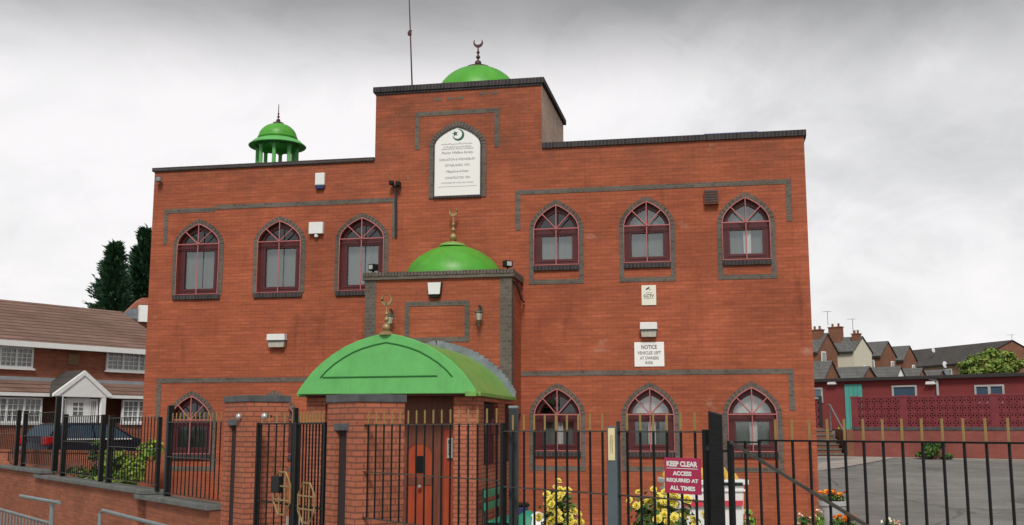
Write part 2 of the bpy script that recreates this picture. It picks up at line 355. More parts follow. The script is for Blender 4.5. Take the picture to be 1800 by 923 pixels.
M['leaf'] = leafmat('leaf_green', [(.025, .07, .018), (.06, .13, .03), (.13, .20, .045)])
M['leaf_light'] = leafmat('bright_leaf', [(.07, .16, .025), (.20, .32, .045), (.36, .44, .07)])
M['leaf_tree'] = leafmat('tree_leaf', [(.08, .17, .035), (.18, .28, .05), (.32, .33, .08)])
M['bark'] = mat('bark', (.06, .045, .03), .9, bump=.4)
M['yellow'] = leafmat('yellow_petal', [(.70, .52, .03), (.82, .68, .09), (.85, .80, .28)])
M['orange'] = leafmat('orange_petal', [(.75, .14, .01), (.85, .30, .02), (.80, .42, .04)])
M['cream_fl'] = leafmat('pale_petal', [(.75, .7, .5), (.8, .78, .6), (.7, .25, .2)])
M['yellow_lid'] = mat('yellow_lid', (.70, .44, .075), .5, var=.2, vscale=12)
M['red_label'] = mat('red_label', (.55, .05, .07), .5)
M['blue_bin'] = mat('blue_plastic', (.02, .03, .11), .4)
M['bench_green'] = mat('bench_green', (.02, .22, .13), .5, var=.15)
M['urn'] = mat('grey_urn', (.40, .40, .40), .8, var=.12, vscale=4, bump=.2)
M['soil'] = mat('soil', (.04, .028, .02), .95)
M['tape'] = mat('cream_tape', (.66, .58, .34), .45, var=.1, vscale=14)
M['tarp'] = mat('blue_sheet', (.02, .05, .32), .5)
M['purple'] = mat('pot', (.25, .1, .05), .8)

# ================================================================== SETTING
ys = [-60, -10, 0, 6, 12, 15, 18, 20, 22, 26, 30, 33, 36, 39, 45, 60, 80, 100, 130, 200, 420, 900, 2000]
xs = [-1800, -700, -300, -120, -60, -30, -20, -12, -6, 0, 6, 12, 20, 30, 60, 120, 300, 700, 1800]
def sheet(name, poly_rows, m, lift):                 # rows of (y, x0, x1)
    mb = MB(); rows = []
    for (y, a, b) in poly_rows:
        rows.append([(a + (b - a) * i / 8, y, gz(y) + lift) for i in range(9)])
    for r0, r1 in zip(rows, rows[1:]):
        for i in range(8): mb.add([r0[i], r0[i+1], r1[i+1], r1[i]], [(0, 1, 2, 3)])
    return struct(mb.build(name, m, smooth=30))
FO, FD = Vector((-1.84, 13.57, 0)), Vector((.588, -.81, 0)).normalized(); FN = Vector((-FD.y, FD.x, 0))
def cut(o):                                          # keep only the plot side of the boundary line
    bm = bmesh.new(); bm.from_mesh(o.data)
    bmesh.ops.bisect_plane(bm, geom=bm.verts[:] + bm.edges[:] + bm.faces[:], plane_co=FO, plane_no=FN, clear_inner=True)
    bm.to_mesh(o.data); bm.free(); return o
mb = MB()
for y0, y1 in zip(ys, ys[1:]):
    for x0, x1 in zip(xs, xs[1:]):
        mb.add([(x0, y0, gz(y0)), (x1, y0, gz(y0)), (x1, y1, gz(y1)), (x0, y1, gz(y1))], [(0, 1, 2, 3)])
cut(struct(mb.build('ground', M['land'], smooth=30)))
def street(name, m, ya, yb, lift):                   # strips running along the boundary on the street side, falling to the left
    mb = MB(); ts = [(-1500, -.9), (-60, -.9), (-22, -.9), (-4, 0), (40, 0), (1500, 0)]
    for (t0, z0), (t1, z1) in zip(ts, ts[1:]):
        mb.add([FO + FD*t0 + FN*ya + Vector((0, 0, z0 + lift)), FO + FD*t1 + FN*ya + Vector((0, 0, z1 + lift)), FO + FD*t1 + FN*yb + Vector((0, 0, z1 + lift)), FO + FD*t0 + FN*yb + Vector((0, 0, z0 + lift))], [(0, 1, 2, 3)])
    return struct(mb.build(name, m))
street('street_verge', M['land'], -1500, -13.0, -.13)
street('road', M['road'], -13.0, -4.0, -.12)
street('pavement', M['paving'], -3.85, 0, 0)
mb = MB()
for (t0, z0), (t1, z1) in zip([(-60, -.9), (-22, -.9), (-4, 0)], [(-22, -.9), (-4, 0), (40, 0)]):
    for yy, dz in ((-4.0, -.15), ):
        P_ = lambda t, y, z: FO + FD*t + FN*y + Vector((0, 0, z))
        mb.add([P_(t0, -4, z0-.14), P_(t1, -4, z1-.14), P_(t1, -4, z1+.004), P_(t0, -4, z0+.004), P_(t0, -3.85, z0+.004), P_(t1, -3.85, z1+.004)], [(0, 1, 2, 3), (3, 2, 5, 4)])
struct(mb.build('kerb', M['concrete']))
cut(sheet('side_road', [(12, -60, -9), (18, -60, -11), (22, -60, -10.5), (26, -60, -11.5), (33, -60, -12), (36, -60, -11), (39, -60, -9), (48, -60, -2)], M['road'], .016))
cut(sheet('forecourt', [(5.01, -4, 4.2), (12.01, -4, 4.2), (15, -6.5, 4.2), (18, -8.5, 7), (20, -10, 9), (22, -10.4, 10), (26, -8.5, 8.2)], M['paving'], .03))
cut(sheet('car_park', [(5.01, 4.4, 24), (12.01, 4.4, 26), (15, 4.6, 28), (18, 7.2, 30), (20, 6.2, 32), (22, 6.2, 32), (26, 6, 32), (30, 6, 30), (33, 5, 27), (36, 5, 24), (39, 4, 20), (43, 3, 16)], M['asphalt'], .045))

# ------------------------------------------------------------------ foliage helpers
def leaves(mb, n, place, size, up=.3):
    for _ in range(n):
        p, d = place()
        s = size * random.uniform(.6, 1.3)
        d = (Vector(d) + Vector((random.gauss(0, .5), random.gauss(0, .5), random.gauss(0, .5) + up))).normalized()
        u = d.cross(Vector((random.gauss(0, 1), random.gauss(0, 1), random.gauss(0, 1)))).normalized(); q = d.cross(u)
        p = Vector(p)
        mb.add([p - u*s*.5, p + q*s*.28 + d*s*.06, p + u*s*.5, p - q*s*.28 + d*s*.06], [(0, 1, 2, 3)])
def clump_place(clumps):
    def f():
        (c, r) = random.choice(clumps); c = Vector(c)
        d = Vector((random.gauss(0, 1), random.gauss(0, 1), random.gauss(0, 1))).normalized()
        k = random.uniform(.45, 1.05)
        return c + Vector((d.x*r[0], d.y*r[1], d.z*r[2])) * k, d
    return f

# ================================================================== MOSQUE
OX, OY = -8.550, 25.248
fp = Plane((OX, OY), (math.cos(rad(-11)), math.sin(rad(-11))))
mosque = thing('mosque', 'red brick two storey mosque with green domes and arched windows', 'mosque', (OX, OY, 0), rad(-11))
AR = [(1, 0), (.985, .10), (.965, .17), (.93, .27), (.86, .385), (.75, .52), (.6, .66), (.4, .805), (.2, .915), (0, 1)]
def arch(cx, w, zb, zs, za):                         # closed outline, counter-clockwise from bottom left
    h = w / 2; R = [(cx + h*u, zs + (za - zs)*v) for u, v in AR]; Lf = [(cx - h*u, zs + (za - zs)*v) for u, v in AR][:-1][::-1]
    return [(cx - h, zb), (cx + h, zb)] + R + Lf
WINS = []                                            # centre, width, bottom, spring, apex, legs bottom (or None)
for cx in (1.22, 3.24, 5.23): WINS.append((cx, 1.06, 5.36, 6.56, 7.05, None, 0))
for cx, k in ((9.70, 1), (11.68, 2), (13.78, 3)): WINS.append((cx, 1.00, 5.81, 6.63, 7.17, 5.41, k))
for cx in (1.22, 3.24): WINS.append((cx, 1.02, 1.70, 2.48, 3.03, 1.34, 4))
for cx, k in ((9.70, 5), (11.68, 6), (13.78, 6)): WINS.append((cx, 1.00, 1.80, 2.58, 3.14, 1.40, k))
SIGN = (7.46, 1.06, 7.47, 8.64, 9.05)
# front wall with real openings
outer = [(0, -.3), (15.05, -.3), (15.05, 8.46), (9.39, 8.46), (9.39, 9.98), (5.50, 9.98), (5.50, 8.36), (0, 8.36)]
holes = [arch(*w_[:5]) for w_ in WINS]
allp = [outer] + holes
tri = tessellate_polygon([[Vector((x, z, 0)) for x, z in p] for p in allp])
flat = [q for p in allp for q in p]
mb = MB(); mb.add([(x, 0, z) for x, z in flat], [tuple(t) for t in tri])
def loop_walls(p, y0, y1):
    n = len(p); mb.add([(x, y0, z) for x, z in p] + [(x, y1, z) for x, z in p], [(i, (i+1) % n, n + (i+1) % n, n + i) for i in range(n)])
for h in holes: loop_walls(h, 0, .16)
# returns, back and roof deck
D = 13.0
mb.add([(0, 0, -.3), (0, D, -.3), (0, D, 8.36), (0, 0, 8.36)], [(0, 1, 2, 3)])
mb.add([(15.05, 0, -.3), (15.05, D, -.3), (15.05, D, 8.46), (15.05, 0, 8.46)], [(0, 1, 2, 3)])
mb.add([(0, D, -.3), (15.05, D, -.3), (15.05, D, 8.4), (0, D, 8.4)], [(0, 1, 2, 3)])
mb.add([(5.5, 0, 8.1), (5.5, 3.4, 8.1), (5.5, 3.4, 9.98), (5.5, 0, 9.98)], [(0, 1, 2, 3)])
wall = mb.build('wall', M['brick'], mosque)
mb = MB(); mb.box(.05, .3, 7.9, 15.0, D - .05, 8.0); mb.box(5.55, .25, 9.7, 9.3, 3.3, 9.8); mb.build('roof', M['felt'], mosque)
mb = MB(); mb.box(9.20, .006, 8.2, 9.385, 3.4, 9.97); mb.box(5.6, 3.2, 8.1, 9.19, 3.38, 9.9); mb.build('tower_side', M['side_render'], mosque)['label'] = 'pale bare brick flank of the tower'
# copings
mb = MB(); mb.box(-.05, -.05, 8.36, 5.494, .28, 8.45); mb.box(-.05, .28, 8.36, .25, D, 8.45); mb.build('coping', M['cap_brick'], mosque, bevel=.008)
mb = MB(); mb.box(9.40, -.05, 8.46, 15.10, .28, 8.59); mb.box(14.8, .28, 8.46, 15.1, D, 8.59); mb.build('coping', M['cap_brick'], mosque, bevel=.008)
mb = MB(); mb.box(5.44, -.06, 9.98, 9.45, .26, 10.11); mb.box(9.15, .26, 9.98, 9.45, 3.5, 10.11); mb.box(5.44, .26, 9.98, 5.74, 3.5, 10.11)
mb.box(5.5, -.03, 9.93, 9.39, -.0, 9.98); mb.build('coping', M['cap_brick'], mosque, bevel=.008)
mb = MB(); mb.box(12.95, -.02, 8.591, 14.1, .22, 8.612); mb.build('blue_sheet', M['tarp'], mosque, bevel=.01)
# bands of grey brick (each one a part)
def band(rects):
    mb = MB()
    for r in rects: mb.box(r[0], -.010, r[1], r[2], -.0015, r[3])
    return mb.build('brick_band', M['dark_brick'], mosque)
B = .105
band([(.31, 7.33, 1.60, 7.33+B), (.31, 6.58, .41, 7.328)])
band([(1.62, 7.38, 6.02, 7.38+B), (5.94, 6.55, 6.04, 7.378)])
band([(8.79, 7.43, 14.74, 7.43+B), (8.79, 6.63, 8.90, 7.428), (14.63, 6.62, 14.74, 7.428)])
band([(.33, 3.33, 5.9, 3.33+B), (.33, 2.5, .44, 3.328)])
band([(8.84, 3.41, 14.65, 3.41+B), (14.54, 2.66, 14.65, 3.408)])
band([(6.45, 9.36, 8.42, 9.36+B), (6.45, 8.58, 6.56, 9.358), (8.31, 8.55, 8.42, 9.358)])
# scattered missing / repaired bricks near the tower top
mb = MB()
for x, z in ((7.2, 9.72), (7.45, 9.72), (7.95, 9.79), (8.25, 9.79), (6.9, 9.72)): mb.box(x, -.006, z, x + random.uniform(.12, .22), -.001, z + .055)
mb.build('patch_brick', M['dark_brick'], mosque)

def voussoirs(mb, cx, w, zs, za, t, y0, y1, n=9):
    h = w / 2
    def P(f, out):
        f2 = f * (len(AR) - 1); i = min(int(f2), len(AR) - 2); k = f2 - i
        u = AR[i][0] + (AR[i+1][0] - AR[i][0]) * k; v = AR[i][1] + (AR[i+1][1] - AR[i][1]) * k
        return ((h + out) * u, (za - zs + out * 1.15) * v)
    # arc-length parametrise
    N = 200; pts = [P(i / N, 0) for i in range(N + 1)]; cum = [0]
    for a, b in zip(pts, pts[1:]): cum.append(cum[-1] + math.hypot(b[0]-a[0], b[1]-a[1]))
    def fs(s):
        for i in range(N):
            if cum[i+1] >= s: return (i + (s - cum[i]) / max(cum[i+1] - cum[i], 1e-9)) / N
        return 1
    Lh = cum[-1]
    for sg in (1, -1):
        for k in range(n):
            a, b = fs(Lh * (k + .06) / n), fs(Lh * (k + .94) / n)
            q = [P(a, 0), P(b, 0), P(b, t), P(a, t)]
            j = random.uniform(-.003, .002)
            mb.prism([(cx + sg*x, zs + z) for x, z in q], y0 + j, y1)
def ring(mb, o, i, y0, y1):                           # band between two same-length outlines
    n = len(o); vs = [(x, y0, z) for x, z in o] + [(x, y0, z) for x, z in i] + [(x, y1, z) for x, z in o] + [(x, y1, z) for x, z in i]
    fs = []
    for k in range(n):
        l = (k + 1) % n
        fs += [(k, l, n+l, n+k), (2*n+k, 3*n+k, 3*n+l, 2*n+l), (k, 2*n+k, 2*n+l, l), (n+k, n+l, 3*n+l, 3*n+k)]
    mb.add(vs, fs)
def make_window(cx, w, zb, zs, za, leg, k, parent=mosque):
    inset = .02
    fr = MB(); o = arch(cx, w - .004, zb, zs, za - .002); i_ = arch(cx, w - .22, zb + .12, zs + .02, za - .15)
    ring(fr, o, i_, .085, .15)
    fr.box(cx - w/2 + .10, .080, zs - .10, cx + w/2 - .10, .145, zs + .03)           # transom
    zt = zs - .10
    fr.box(cx - w/2 + .10, .075, zb + .10, cx - w/2 + .16, .14, zt); fr.box(cx + w/2 - .16, .075, zb + .10, cx + w/2 - .10, .14, zt)
    fr.box(cx - w/2 + .16, .075, zb + .10, cx + w/2 - .16, .14, zb + .16); fr.box(cx - w/2 + .16, .075, zt - .05, cx + w/2 - .16, .14, zt - .001)
    W = fr.build('window', M['maroon'], parent, bevel=.006)
    p = MB(); p.add([(cx - w/2 + .15, .118, zb + .15), (cx + w/2 - .15, .118, zb + .15), (cx + w/2 - .15, .118, zt - .03), (cx - w/2 + .15, .118, zt - .03)], [(0, 1, 2, 3)])
    p.build('pane', M['glass_dark'] if k == 4 else M['glass'], W)
    fo = arch(cx, w - .19, zs + .01, zs + .03, za - .14)
    p = MB(); p.add([(x, .118, z) for x, z in fo], [tuple(t) for t in tessellate_polygon([[Vector((x, z, 0)) for x, z in fo]])])
    p.build('fanlight_pane', M['glass'] if k in (2, 3, 6) else M['glass_dark'], W)
    # net curtain with folds
    def folds(x0, x1, z0, z1, y, amp, nf, m, nm='curtain'):
        c = MB(); N = nf * 6
        for q in range(N):
            a, b = x0 + (x1-x0)*q/N, x0 + (x1-x0)*(q+1)/N
            ya, yb = y + amp*math.sin(q*2*PI/6), y + amp*math.sin((q+1)*2*PI/6)
            c.add([(a, ya, z0), (b, yb, z0), (b, yb, z1), (a, ya, z1)], [(0, 1, 2, 3)])
        c.build(nm, m, W, smooth=80)
    folds(cx - w/2 + .08, cx + w/2 - .08, zb + .05, zt + .06, .22, .006, 6, M['curtain'])
    if k in (3, 5, 6): folds(cx - .06, cx + .10, zb + .05, zt + .06, .17, .014, 2, M['curtain_white'])
    if k in (0, 1):                                   # thin dark strip on the curtain, a shade line put into its colour
        x_ = cx + random.uniform(.02, .2); fd = MB(); fd.box(x_, .205, zb + .05, x_ + .035, .213, zt + .05); fd.build('curtain_shade_line', M['ink_grey'], W)
    if k in (2, 3, 6): folds(cx - w/2 + .08, cx + w/2 - .08, zs - .02, za, .23, .006, 5, M['curtain_white' if k == 6 else 'curtain'])
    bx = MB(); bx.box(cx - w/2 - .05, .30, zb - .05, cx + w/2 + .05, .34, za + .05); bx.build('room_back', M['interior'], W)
    # grille standing on the wall face
    g = MB(); r = .0125; gy = -.035
    ol = arch(cx, w - .01, zb + .02, zs, za - .01); g.tube([(x, gy, z) for x, z in ol], r, 6, closed=True)
    g.tube([(cx, gy, zb + .02), (cx, gy, za - .01)], r, 6); g.tube([(cx - w/2, gy, zs), (cx + w/2, gy, zs)], r, 6)
    for sg in (1, -1):
        f = .63; u = .63; hh = .63
        g.tube([(cx, gy, zs), (cx + sg*w/2*u, gy, zs + (za - zs)*hh)], r, 6)
        g.tube([(cx + sg*(w/2 - .01), gy, zb + .08), (cx + sg*(w/2 - .01), .07, zb + .08)], r*.8, 6); g.tube([(cx + sg*(w/2 - .01), gy, zs - .1), (cx + sg*(w/2 - .01), .07, zs - .1)], r*.8, 6)
    g.lathe([(.012, -.012), (.03, -.004), (.03, .004), (.012, .012)], 8, (cx, gy, zs))
    g.build('grille', M['pink'], W)
    s = MB(); T = .105
    voussoirs(s, cx, w, zs, za, T, -.014, .05)
    zl = leg if leg else zb
    s.box(cx - w/2 - T, -.012, zl, cx - w/2 - .001, .05, zs); s.box(cx + w/2 + .001, -.012, zl, cx + w/2 + T, .05, zs)
    if leg: s.box(cx - w/2 - .001, -.009, leg, cx + w/2 + .001, .05, leg + .10)
    s.build('brick_surround', M['dark_brick'], W)
    sl = MB(); sl.box(cx - w/2 - (.06 if not leg else 0), -.055, zb - .10, cx + w/2 + (.06 if not leg else 0), .10, zb - .001); sl.build('sill', M['cap_brick'], W, bevel=.006)
    return W
for w_ in WINS: make_window(*w_)

# ---- finial helper
def crescent(mb, c, R, th, y0, y1, open_=rad(50), tilt=PI/2):
    pts = []; N = 18
    for i in range(N + 1):
        a = tilt + open_ + (2*PI - 2*open_) * i / N; pts.append((c[0] + R*math.cos(a), c[1] + R*math.sin(a)))
    ins = []
    for i in range(N + 1):
        f = i / N; a = tilt + open_ + (2*PI - 2*open_) * f; k = R - th * math.sin(PI * f) - .002
        ins.append((c[0] + k*math.cos(a), c[1] + k*math.sin(a)))
    for i in range(N):
        mb.prism([pts[i], pts[i+1], ins[i+1], ins[i]], y0, y1)
def finial(parent, x, y, z, h, m, rmax, cres=None, open_=rad(40), plate=0):
    f = MB(); k = h
    prof = [(rmax*.5, 0), (rmax*.45, .03*k), (rmax*.3, .06*k)]
    def ball(z0, r, a=.30):
        for q in range(9):
            t = PI * q / 8; prof.append((max(r*math.sin(t), rmax*.22), z0 - r*math.cos(t)))
    ball(.06*k + rmax, rmax); ball(.06*k + rmax*2.9, rmax*.62); ball(.06*k + rmax*4.3, rmax*.48)
    zt = .06*k + rmax*5.4
    prof += [(rmax*.22, zt), (rmax*.16, k if not cres else k - cres*1.9)]
    if not cres: prof.append((.004, k))
    f.lathe(prof, 14, (x, y, z))
    if plate: f.lathe([(plate, -.02), (plate, .02), (plate*.4, .06)], 20, (x, y, z))
    if cres: crescent(f, (x, z + k - cres), cres, cres*.55, y - .02, y + .02, open_)
    return f.build('finial', m, parent, smooth=40)
# ---- tower dome
def dome_prof(r, h, base=0, n=16, neck=.12):
    p = [(r, 0), (r*1.0, base)]
    for i in range(1, n + 1):
        t = PI/2 * i / n; p.append((max(r*math.cos(t)**.95, neck), base + h*math.sin(t)**1.02))
    return p
mb = MB(); tdx, tdy = 7.52, 1.75
mb.lathe(dome_prof(1.03, .88, .15), 40, (tdx, tdy, 10.02)); td = mb.build('tower_dome', M['green_dome'], mosque, smooth=50)
finial(td, tdx, tdy, 11.03, .78, M['bronze'], .085, cres=.12, open_=rad(48), plate=.30)
# ---- aerial mast
mb = MB(); a0, a1 = Vector((6.04, 1.2, 9.8)), Vector((5.88, 1.2, 13.2)); mb.tube([a0, a1], [.022, .012], 8)
mb.tube([a0 + (a1-a0)*.62 + Vector((-.04, 0, 0)), a0 + (a1-a0)*.62 + Vector((.04, 0, 0))], .02, 6); mb.box(5.885, 1.16, 11.80, 5.965, 1.24, 11.88)
mb.build('aerial_mast', M['bronze'], mosque)
# ---- rooftop minaret (small domed kiosk)
mx_, my_ = 2.10, 2.3; zc = 9.08
mn = MB(); mn.lathe([(.60, -1.0), (.60, -.45), (.52, -.45)], 24, (mx_, my_, zc)); mn = mn.build('minaret', M['green'], mosque, smooth=40)
c = MB(); c.lathe([(.05, -.47), (.05, .45)], 10, (0, 0, 0))
col = None
for k in range(8):
    a = 2*PI*k/8 + .25; p = (mx_ + .50*math.cos(a), my_ + .50*math.sin(a), zc)
    if col is None: col = c.build('column', M['green'], mn, smooth=40); col.location = p
    else: inst(col, mn, p)
ar = MB()
for k in range(8):                                   # scalloped arches between the columns
    for q in range(8):
        a = 2*PI*(k + q/8)/8 + .25; b = 2*PI*(k + (q+1)/8)/8 + .25
        dz = lambda f: .20 - .13*math.sin(PI*f)
        for (r_) in (.52, .47):
            ar.add([(mx_ + r_*math.cos(a), my_ + r_*math.sin(a), zc + .45), (mx_ + r_*math.cos(b), my_ + r_*math.sin(b), zc + .45),
                    (mx_ + r_*math.cos(b), my_ + r_*math.sin(b), zc + .45 - dz((q+1)/8)), (mx_ + r_*math.cos(a), my_ + r_*math.sin(a), zc + .45 - dz(q/8))], [(0, 1, 2, 3)])
ar.build('arcade', M['green'], mn, smooth=40)
ev = MB(); ev.lathe([(.45, .45), (.52, .45), (.72, .38), (.735, .40), (.60, .52), (.50, .56), (.3, .56)], 36, (mx_, my_, zc)); ev.build('eave', M['green'], mn, smooth=40)
dm = MB(); dm.lathe(dome_prof(.49, .38, .07), 36, (mx_, my_, zc + .55)); dm.lathe([(.50, .0), (.515, .03), (.50, .06)], 36, (mx_, my_, zc + .58)); dm.build('dome', M['green_dome'], mn, smooth=50)
finial(mn, mx_, my_, zc + 1.00, .52, M['bronze'], .055, plate=.14)

# ---- entrance box, half dome
bx0, bx1, bo = 5.72, 8.91, 1.1
mb = MB(); mb.box(bx0, -bo, 2.6, bx1, -.001, 5.44); pb = mb.build('porch_tower', M['brick'], mosque)
pp = MB()
pp.box(bx0 - .008, -bo - .012, 2.95, bx0 + .235, -bo + .25, 5.439); pp.build('corner_brickwork', M['dark_brick'], pb); pp = MB(); pp.box(bx1 - .235, -bo - .012, 2.95, bx1 + .008, -bo + .25, 5.439); pp.build('corner_brickwork', M['dark_brick'], pb)
fr_ = MB(); x0, x1, z0, z1 = 6.60, 8.01, 4.09, 4.96
fr_.box(x0, -bo - .014, z1 - .1, x1, -bo, z1); fr_.box(x0, -bo - .014, z0, x1, -bo, z0 + .1); fr_.box(x0, -bo - .014, z0 + .1, x0 + .1, -bo, z1 - .1); fr_.box(x1 - .1, -bo - .014, z0 + .1, x1, -bo, z1 - .1)
fr_.build('panel_surround', M['dark_brick'], pb)
cp = MB(); cp.box(bx0 - .06, -bo - .06, 5.44, bx1 + .06, -.002, 5.51); cp.build('coping', M['dark_brick'], pb, bevel=.006)
cp = MB(); xx = bx0 - .06
while xx < bx1 + .04:                                 # soldier course of separate bricks on edge
    cp.box(xx, -bo - .075 + random.uniform(-.006, .006), 5.512, xx + .062, -bo + .16, 5.60 + random.uniform(-.006, .006)); xx += .072
cp.build('soldier_course', M['dark_brick'], pb, bevel=.004)
cp = MB(); cp.box(bx1 - .10, -bo + .165, 5.512, bx1 + .06, -.002, 5.59); cp.box(bx0 - .06, -bo + .165, 5.512, bx0 + .10, -.002, 5.59); cp.build('side_coping', M['dark_brick'], pb, bevel=.006)
hd = MB(); prof = [(1.08, 0)] + [(1.08*u, .80*v) for u, v in ((.985, .16), (.95, .32), (.88, .47), (.76, .63), (.6, .78), (.42, .90), (.26, .97), (.16, 1.0), (.15, 1.05))]
hd.lathe(prof, 32, (7.40, -.03, 5.52), PI, 2*PI); hd = hd.build('half_dome', M['green_dome'], mosque, smooth=50)
hc = MB(); hc.lathe([(.30, 0), (.28, .05), (.16, .09)], 24, (7.40, -.17, 6.28)); hc.build('dome_cap', M['green_roof'], hd, smooth=50)
finial(hd, 7.42, -.20, 6.36, .80, M['gold'], .085, cres=.10, open_=rad(35), plate=0)

cb_ = MB(); cb_.tube([(8.93, -.95, 5.36), (8.99, -.8, 5.25), (9.0, -.45, 5.05), (8.99, -.05, 5.02)], .02, 6); cb_.tube([(8.93, -.6, 5.42), (8.98, -.5, 5.2), (8.97, -.1, 5.3)], .014, 6); cb_.build('cable', M['blackmetal'], pb)
# ---- barrel canopy over the door
cxn, chw, czb, cza, cf = 7.31, 1.68, 2.90, 3.99, 4.6
CR = [(1, 0), (.965, .09), (.91, .21), (.83, .36), (.72, .52), (.6, .655), (.46, .785), (.32, .875), (.17, .945), (0, 1)]
def carch(k=1.0, dz=0, hw=chw, h=cza-czb):
    return [(cxn + hw*k*u, czb + dz + h*k*v) for u, v in CR] + [(cxn - hw*k*u, czb + dz + h*k*v) for u, v in CR[:-1][::-1]]
ot = carch(); mb = MB(); mb.prism(ot, -cf, -cf + .10)
canopy = mb.build('porch_canopy', M['green'], mosque, bevel=.012)
rf = MB(); ins = carch(.965, -.0)
n_ = len(ot)
for a, b in zip(range(n_ - 1), range(1, n_)):
    for (o1, o2, y0, y1) in ((ot[a], ot[b], -cf + .10, -bo - .001),):
        for q in range(6):
            ya, yb = y0 + (y1 - y0)*q/6, y0 + (y1 - y0)*(q+1)/6
            k_ = .985
            A = (cxn + (o1[0]-cxn)*k_, czb + (o1[1]-czb)*k_); Bq = (cxn + (o2[0]-cxn)*k_, czb + (o2[1]-czb)*k_)
            rf.add([(A[0], ya, A[1]), (Bq[0], ya, Bq[1]), (Bq[0], yb, Bq[1]), (A[0], yb, A[1])], [(0, 1, 2, 3)])
rf.build('barrel_roof', M['green_roof'], canopy, smooth=40)
ed = MB(); ed.box(cxn + chw - .14, -cf + .12, czb - .04, cxn + chw + .03, -bo - .01, czb + .03); ed2 = MB(); ed2.box(cxn - chw - .03, -cf + .12, czb - .04, cxn - chw + .14, -bo - .01, czb + .03); ed2.build('gutter', M['green_roof'], canopy, bevel=.01)
ed.box(cxn + chw - .22, -cf - .02, czb - .05, cxn + chw - .02, -cf + .11, czb + .05); ed.build('gutter', M['green_roof'], canopy, bevel=.01)
sf = MB(); sf.box(cxn - chw + .15, -cf + .11, czb - .03, cxn + chw - .15, -bo - .01, czb + .0); sf.build('soffit', M['door_dark'], canopy)
gv = MB(); g1 = carch(.80, .13, h=(cza-czb)*.90); gv.tube([(x, -cf - .004, z) for x, z in g1[2:-2]], .013, 6)
gv.tube([(cxn - 1.18, -cf - .004, czb + .30), (cxn + .95, -cf - .004, czb + .31)], .014, 6); gv.build('moulding', M['green_dark'], canopy)
fl = MB()                                             # stepped lead flashing against the box
for i, (a, b) in enumerate(zip(range(len(CR) - 1), range(1, len(CR)))):
    for q in range(2):
        f0, f1 = q/2, (q+1)/2
        u0 = CR[a][0] + (CR[b][0]-CR[a][0])*f0; u1 = CR[a][0] + (CR[b][0]-CR[a][0])*f1
        v0 = CR[a][1] + (CR[b][1]-CR[a][1])*f0; v1 = CR[a][1] + (CR[b][1]-CR[a][1])*f1
        for sg in (1, -1):
            xs_ = [cxn + sg*chw*u0, cxn + sg*chw*u1]
            fl.prism([(xs_[0], czb + 1.09*v0 - .03), (xs_[1], czb + 1.09*v1 - .03), (xs_[1] + sg*.02, czb + 1.09*v1 + .13), (xs_[0] + sg*.03, czb + 1.09*v1 + .10)], -bo - .05, -bo - .016)
fl.build('flashing', M['flash'], canopy)
finial(canopy, cxn - .02, -cf + .06, cza - .02, .72, M['gold'], .075, cres=.105, open_=rad(22), plate=.13)
# ---- porch walls, pier, door, side windows
pf = 4.35; pw = MB()
pw.box(8.50, -pf, -.3, 8.94, -pf + .5, 2.86)                                   # right pier
pw.box(8.70, -pf + .5, -.3, 8.935, -bo, 1.62); pw.box(8.70, -pf + .5, 2.78, 8.935, -bo, 2.86)
for ya, yb in ((-2.55, -1.9),): pw.box(8.70, ya, 1.62, 8.935, yb, 2.78)
porch = pw.build('porch_wall', M['pillar_brick'], mosque)
pw = MB(); pw.box(5.74, -pf, -.3, 6.10, -pf + .5, 2.86); pw.box(5.745, -pf + .5, -.3, 5.95, -bo, 2.86); pw.build('porch_wall', M['pillar_brick'], mosque)
for ya, yb in ((-1.9, -bo), (-pf + .5, -2.55)):
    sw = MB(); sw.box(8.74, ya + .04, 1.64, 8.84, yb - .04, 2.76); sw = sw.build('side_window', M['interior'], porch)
gr = MB()
for y0, y1 in ((-3.82, -3.2), (-3.2, -2.58)):
    ym = (y0 + y1)/2
    for k_ in (.2, .5, .8):
        yy = y0 + (y1-y0)*k_; gr.tube([(8.955, yy, 1.62), (8.955, yy, 2.45)], .009, 5)
    gr.tube([(8.955, ym + (y1-y0)/2*.9*math.cos(t), 2.2 + .5*math.sin(t)) for t in [PI*i/12 for i in range(13)]], .009, 5)
gr.tube([(8.955, -3.85, 2.2), (8.955, -2.55, 2.2)], .009, 5); gr.tube([(8.955, -3.85, 1.64), (8.955, -2.55, 1.64)], .009, 5); gr.build('grille', M['maroon'], sw)
dy = -pf + .42
lt = MB(); lt.box(6.10, dy, 2.28, 8.50, dy + .1, 2.86); lt.box(6.10, dy, -.2, 7.30, dy + .1, 2.28); lt.box(7.30, dy - .02, -.2, 7.40, dy + .1, 2.28)
lt.box(8.12, dy - .02, -.2, 8.21, dy + .1, 2.28)
lt.build('door_frame', M['door_dark'], porch)
DX = .225
dr = MB(); dr.box(7.40, dy + .015, -.2, 8.12, dy + .09, 2.28); door = dr.build('door', M['door'], mosque)
st = MB()
for x_ in (7.401, 8.0): st.box(x_, dy + .002, .25, x_ + .119, dy + .015, 2.28)
st.box(7.52, dy + .003, 1.28, 8.0, dy + .015, 1.42); st.box(7.52, dy + .003, .35, 8.0, dy + .015, .48)
top = [(7.52, 2.28), (7.52, 1.90)] + [(7.76 - .24*math.cos(t), 1.80 + .22*math.sin(t)) for t in [PI*i/12 for i in range(13)]] + [(8.0, 1.90), (8.0, 2.28)]
st.prism(top, dy + .003, dy + .015); st.build('door_panel_frame', M['door_dark'], door)
hk = MB(); hk.box(7.70, dy - .004, 1.50, 7.84, dy + .014, 1.80); hk.build('hatch', M['black'], door, bevel=.004)
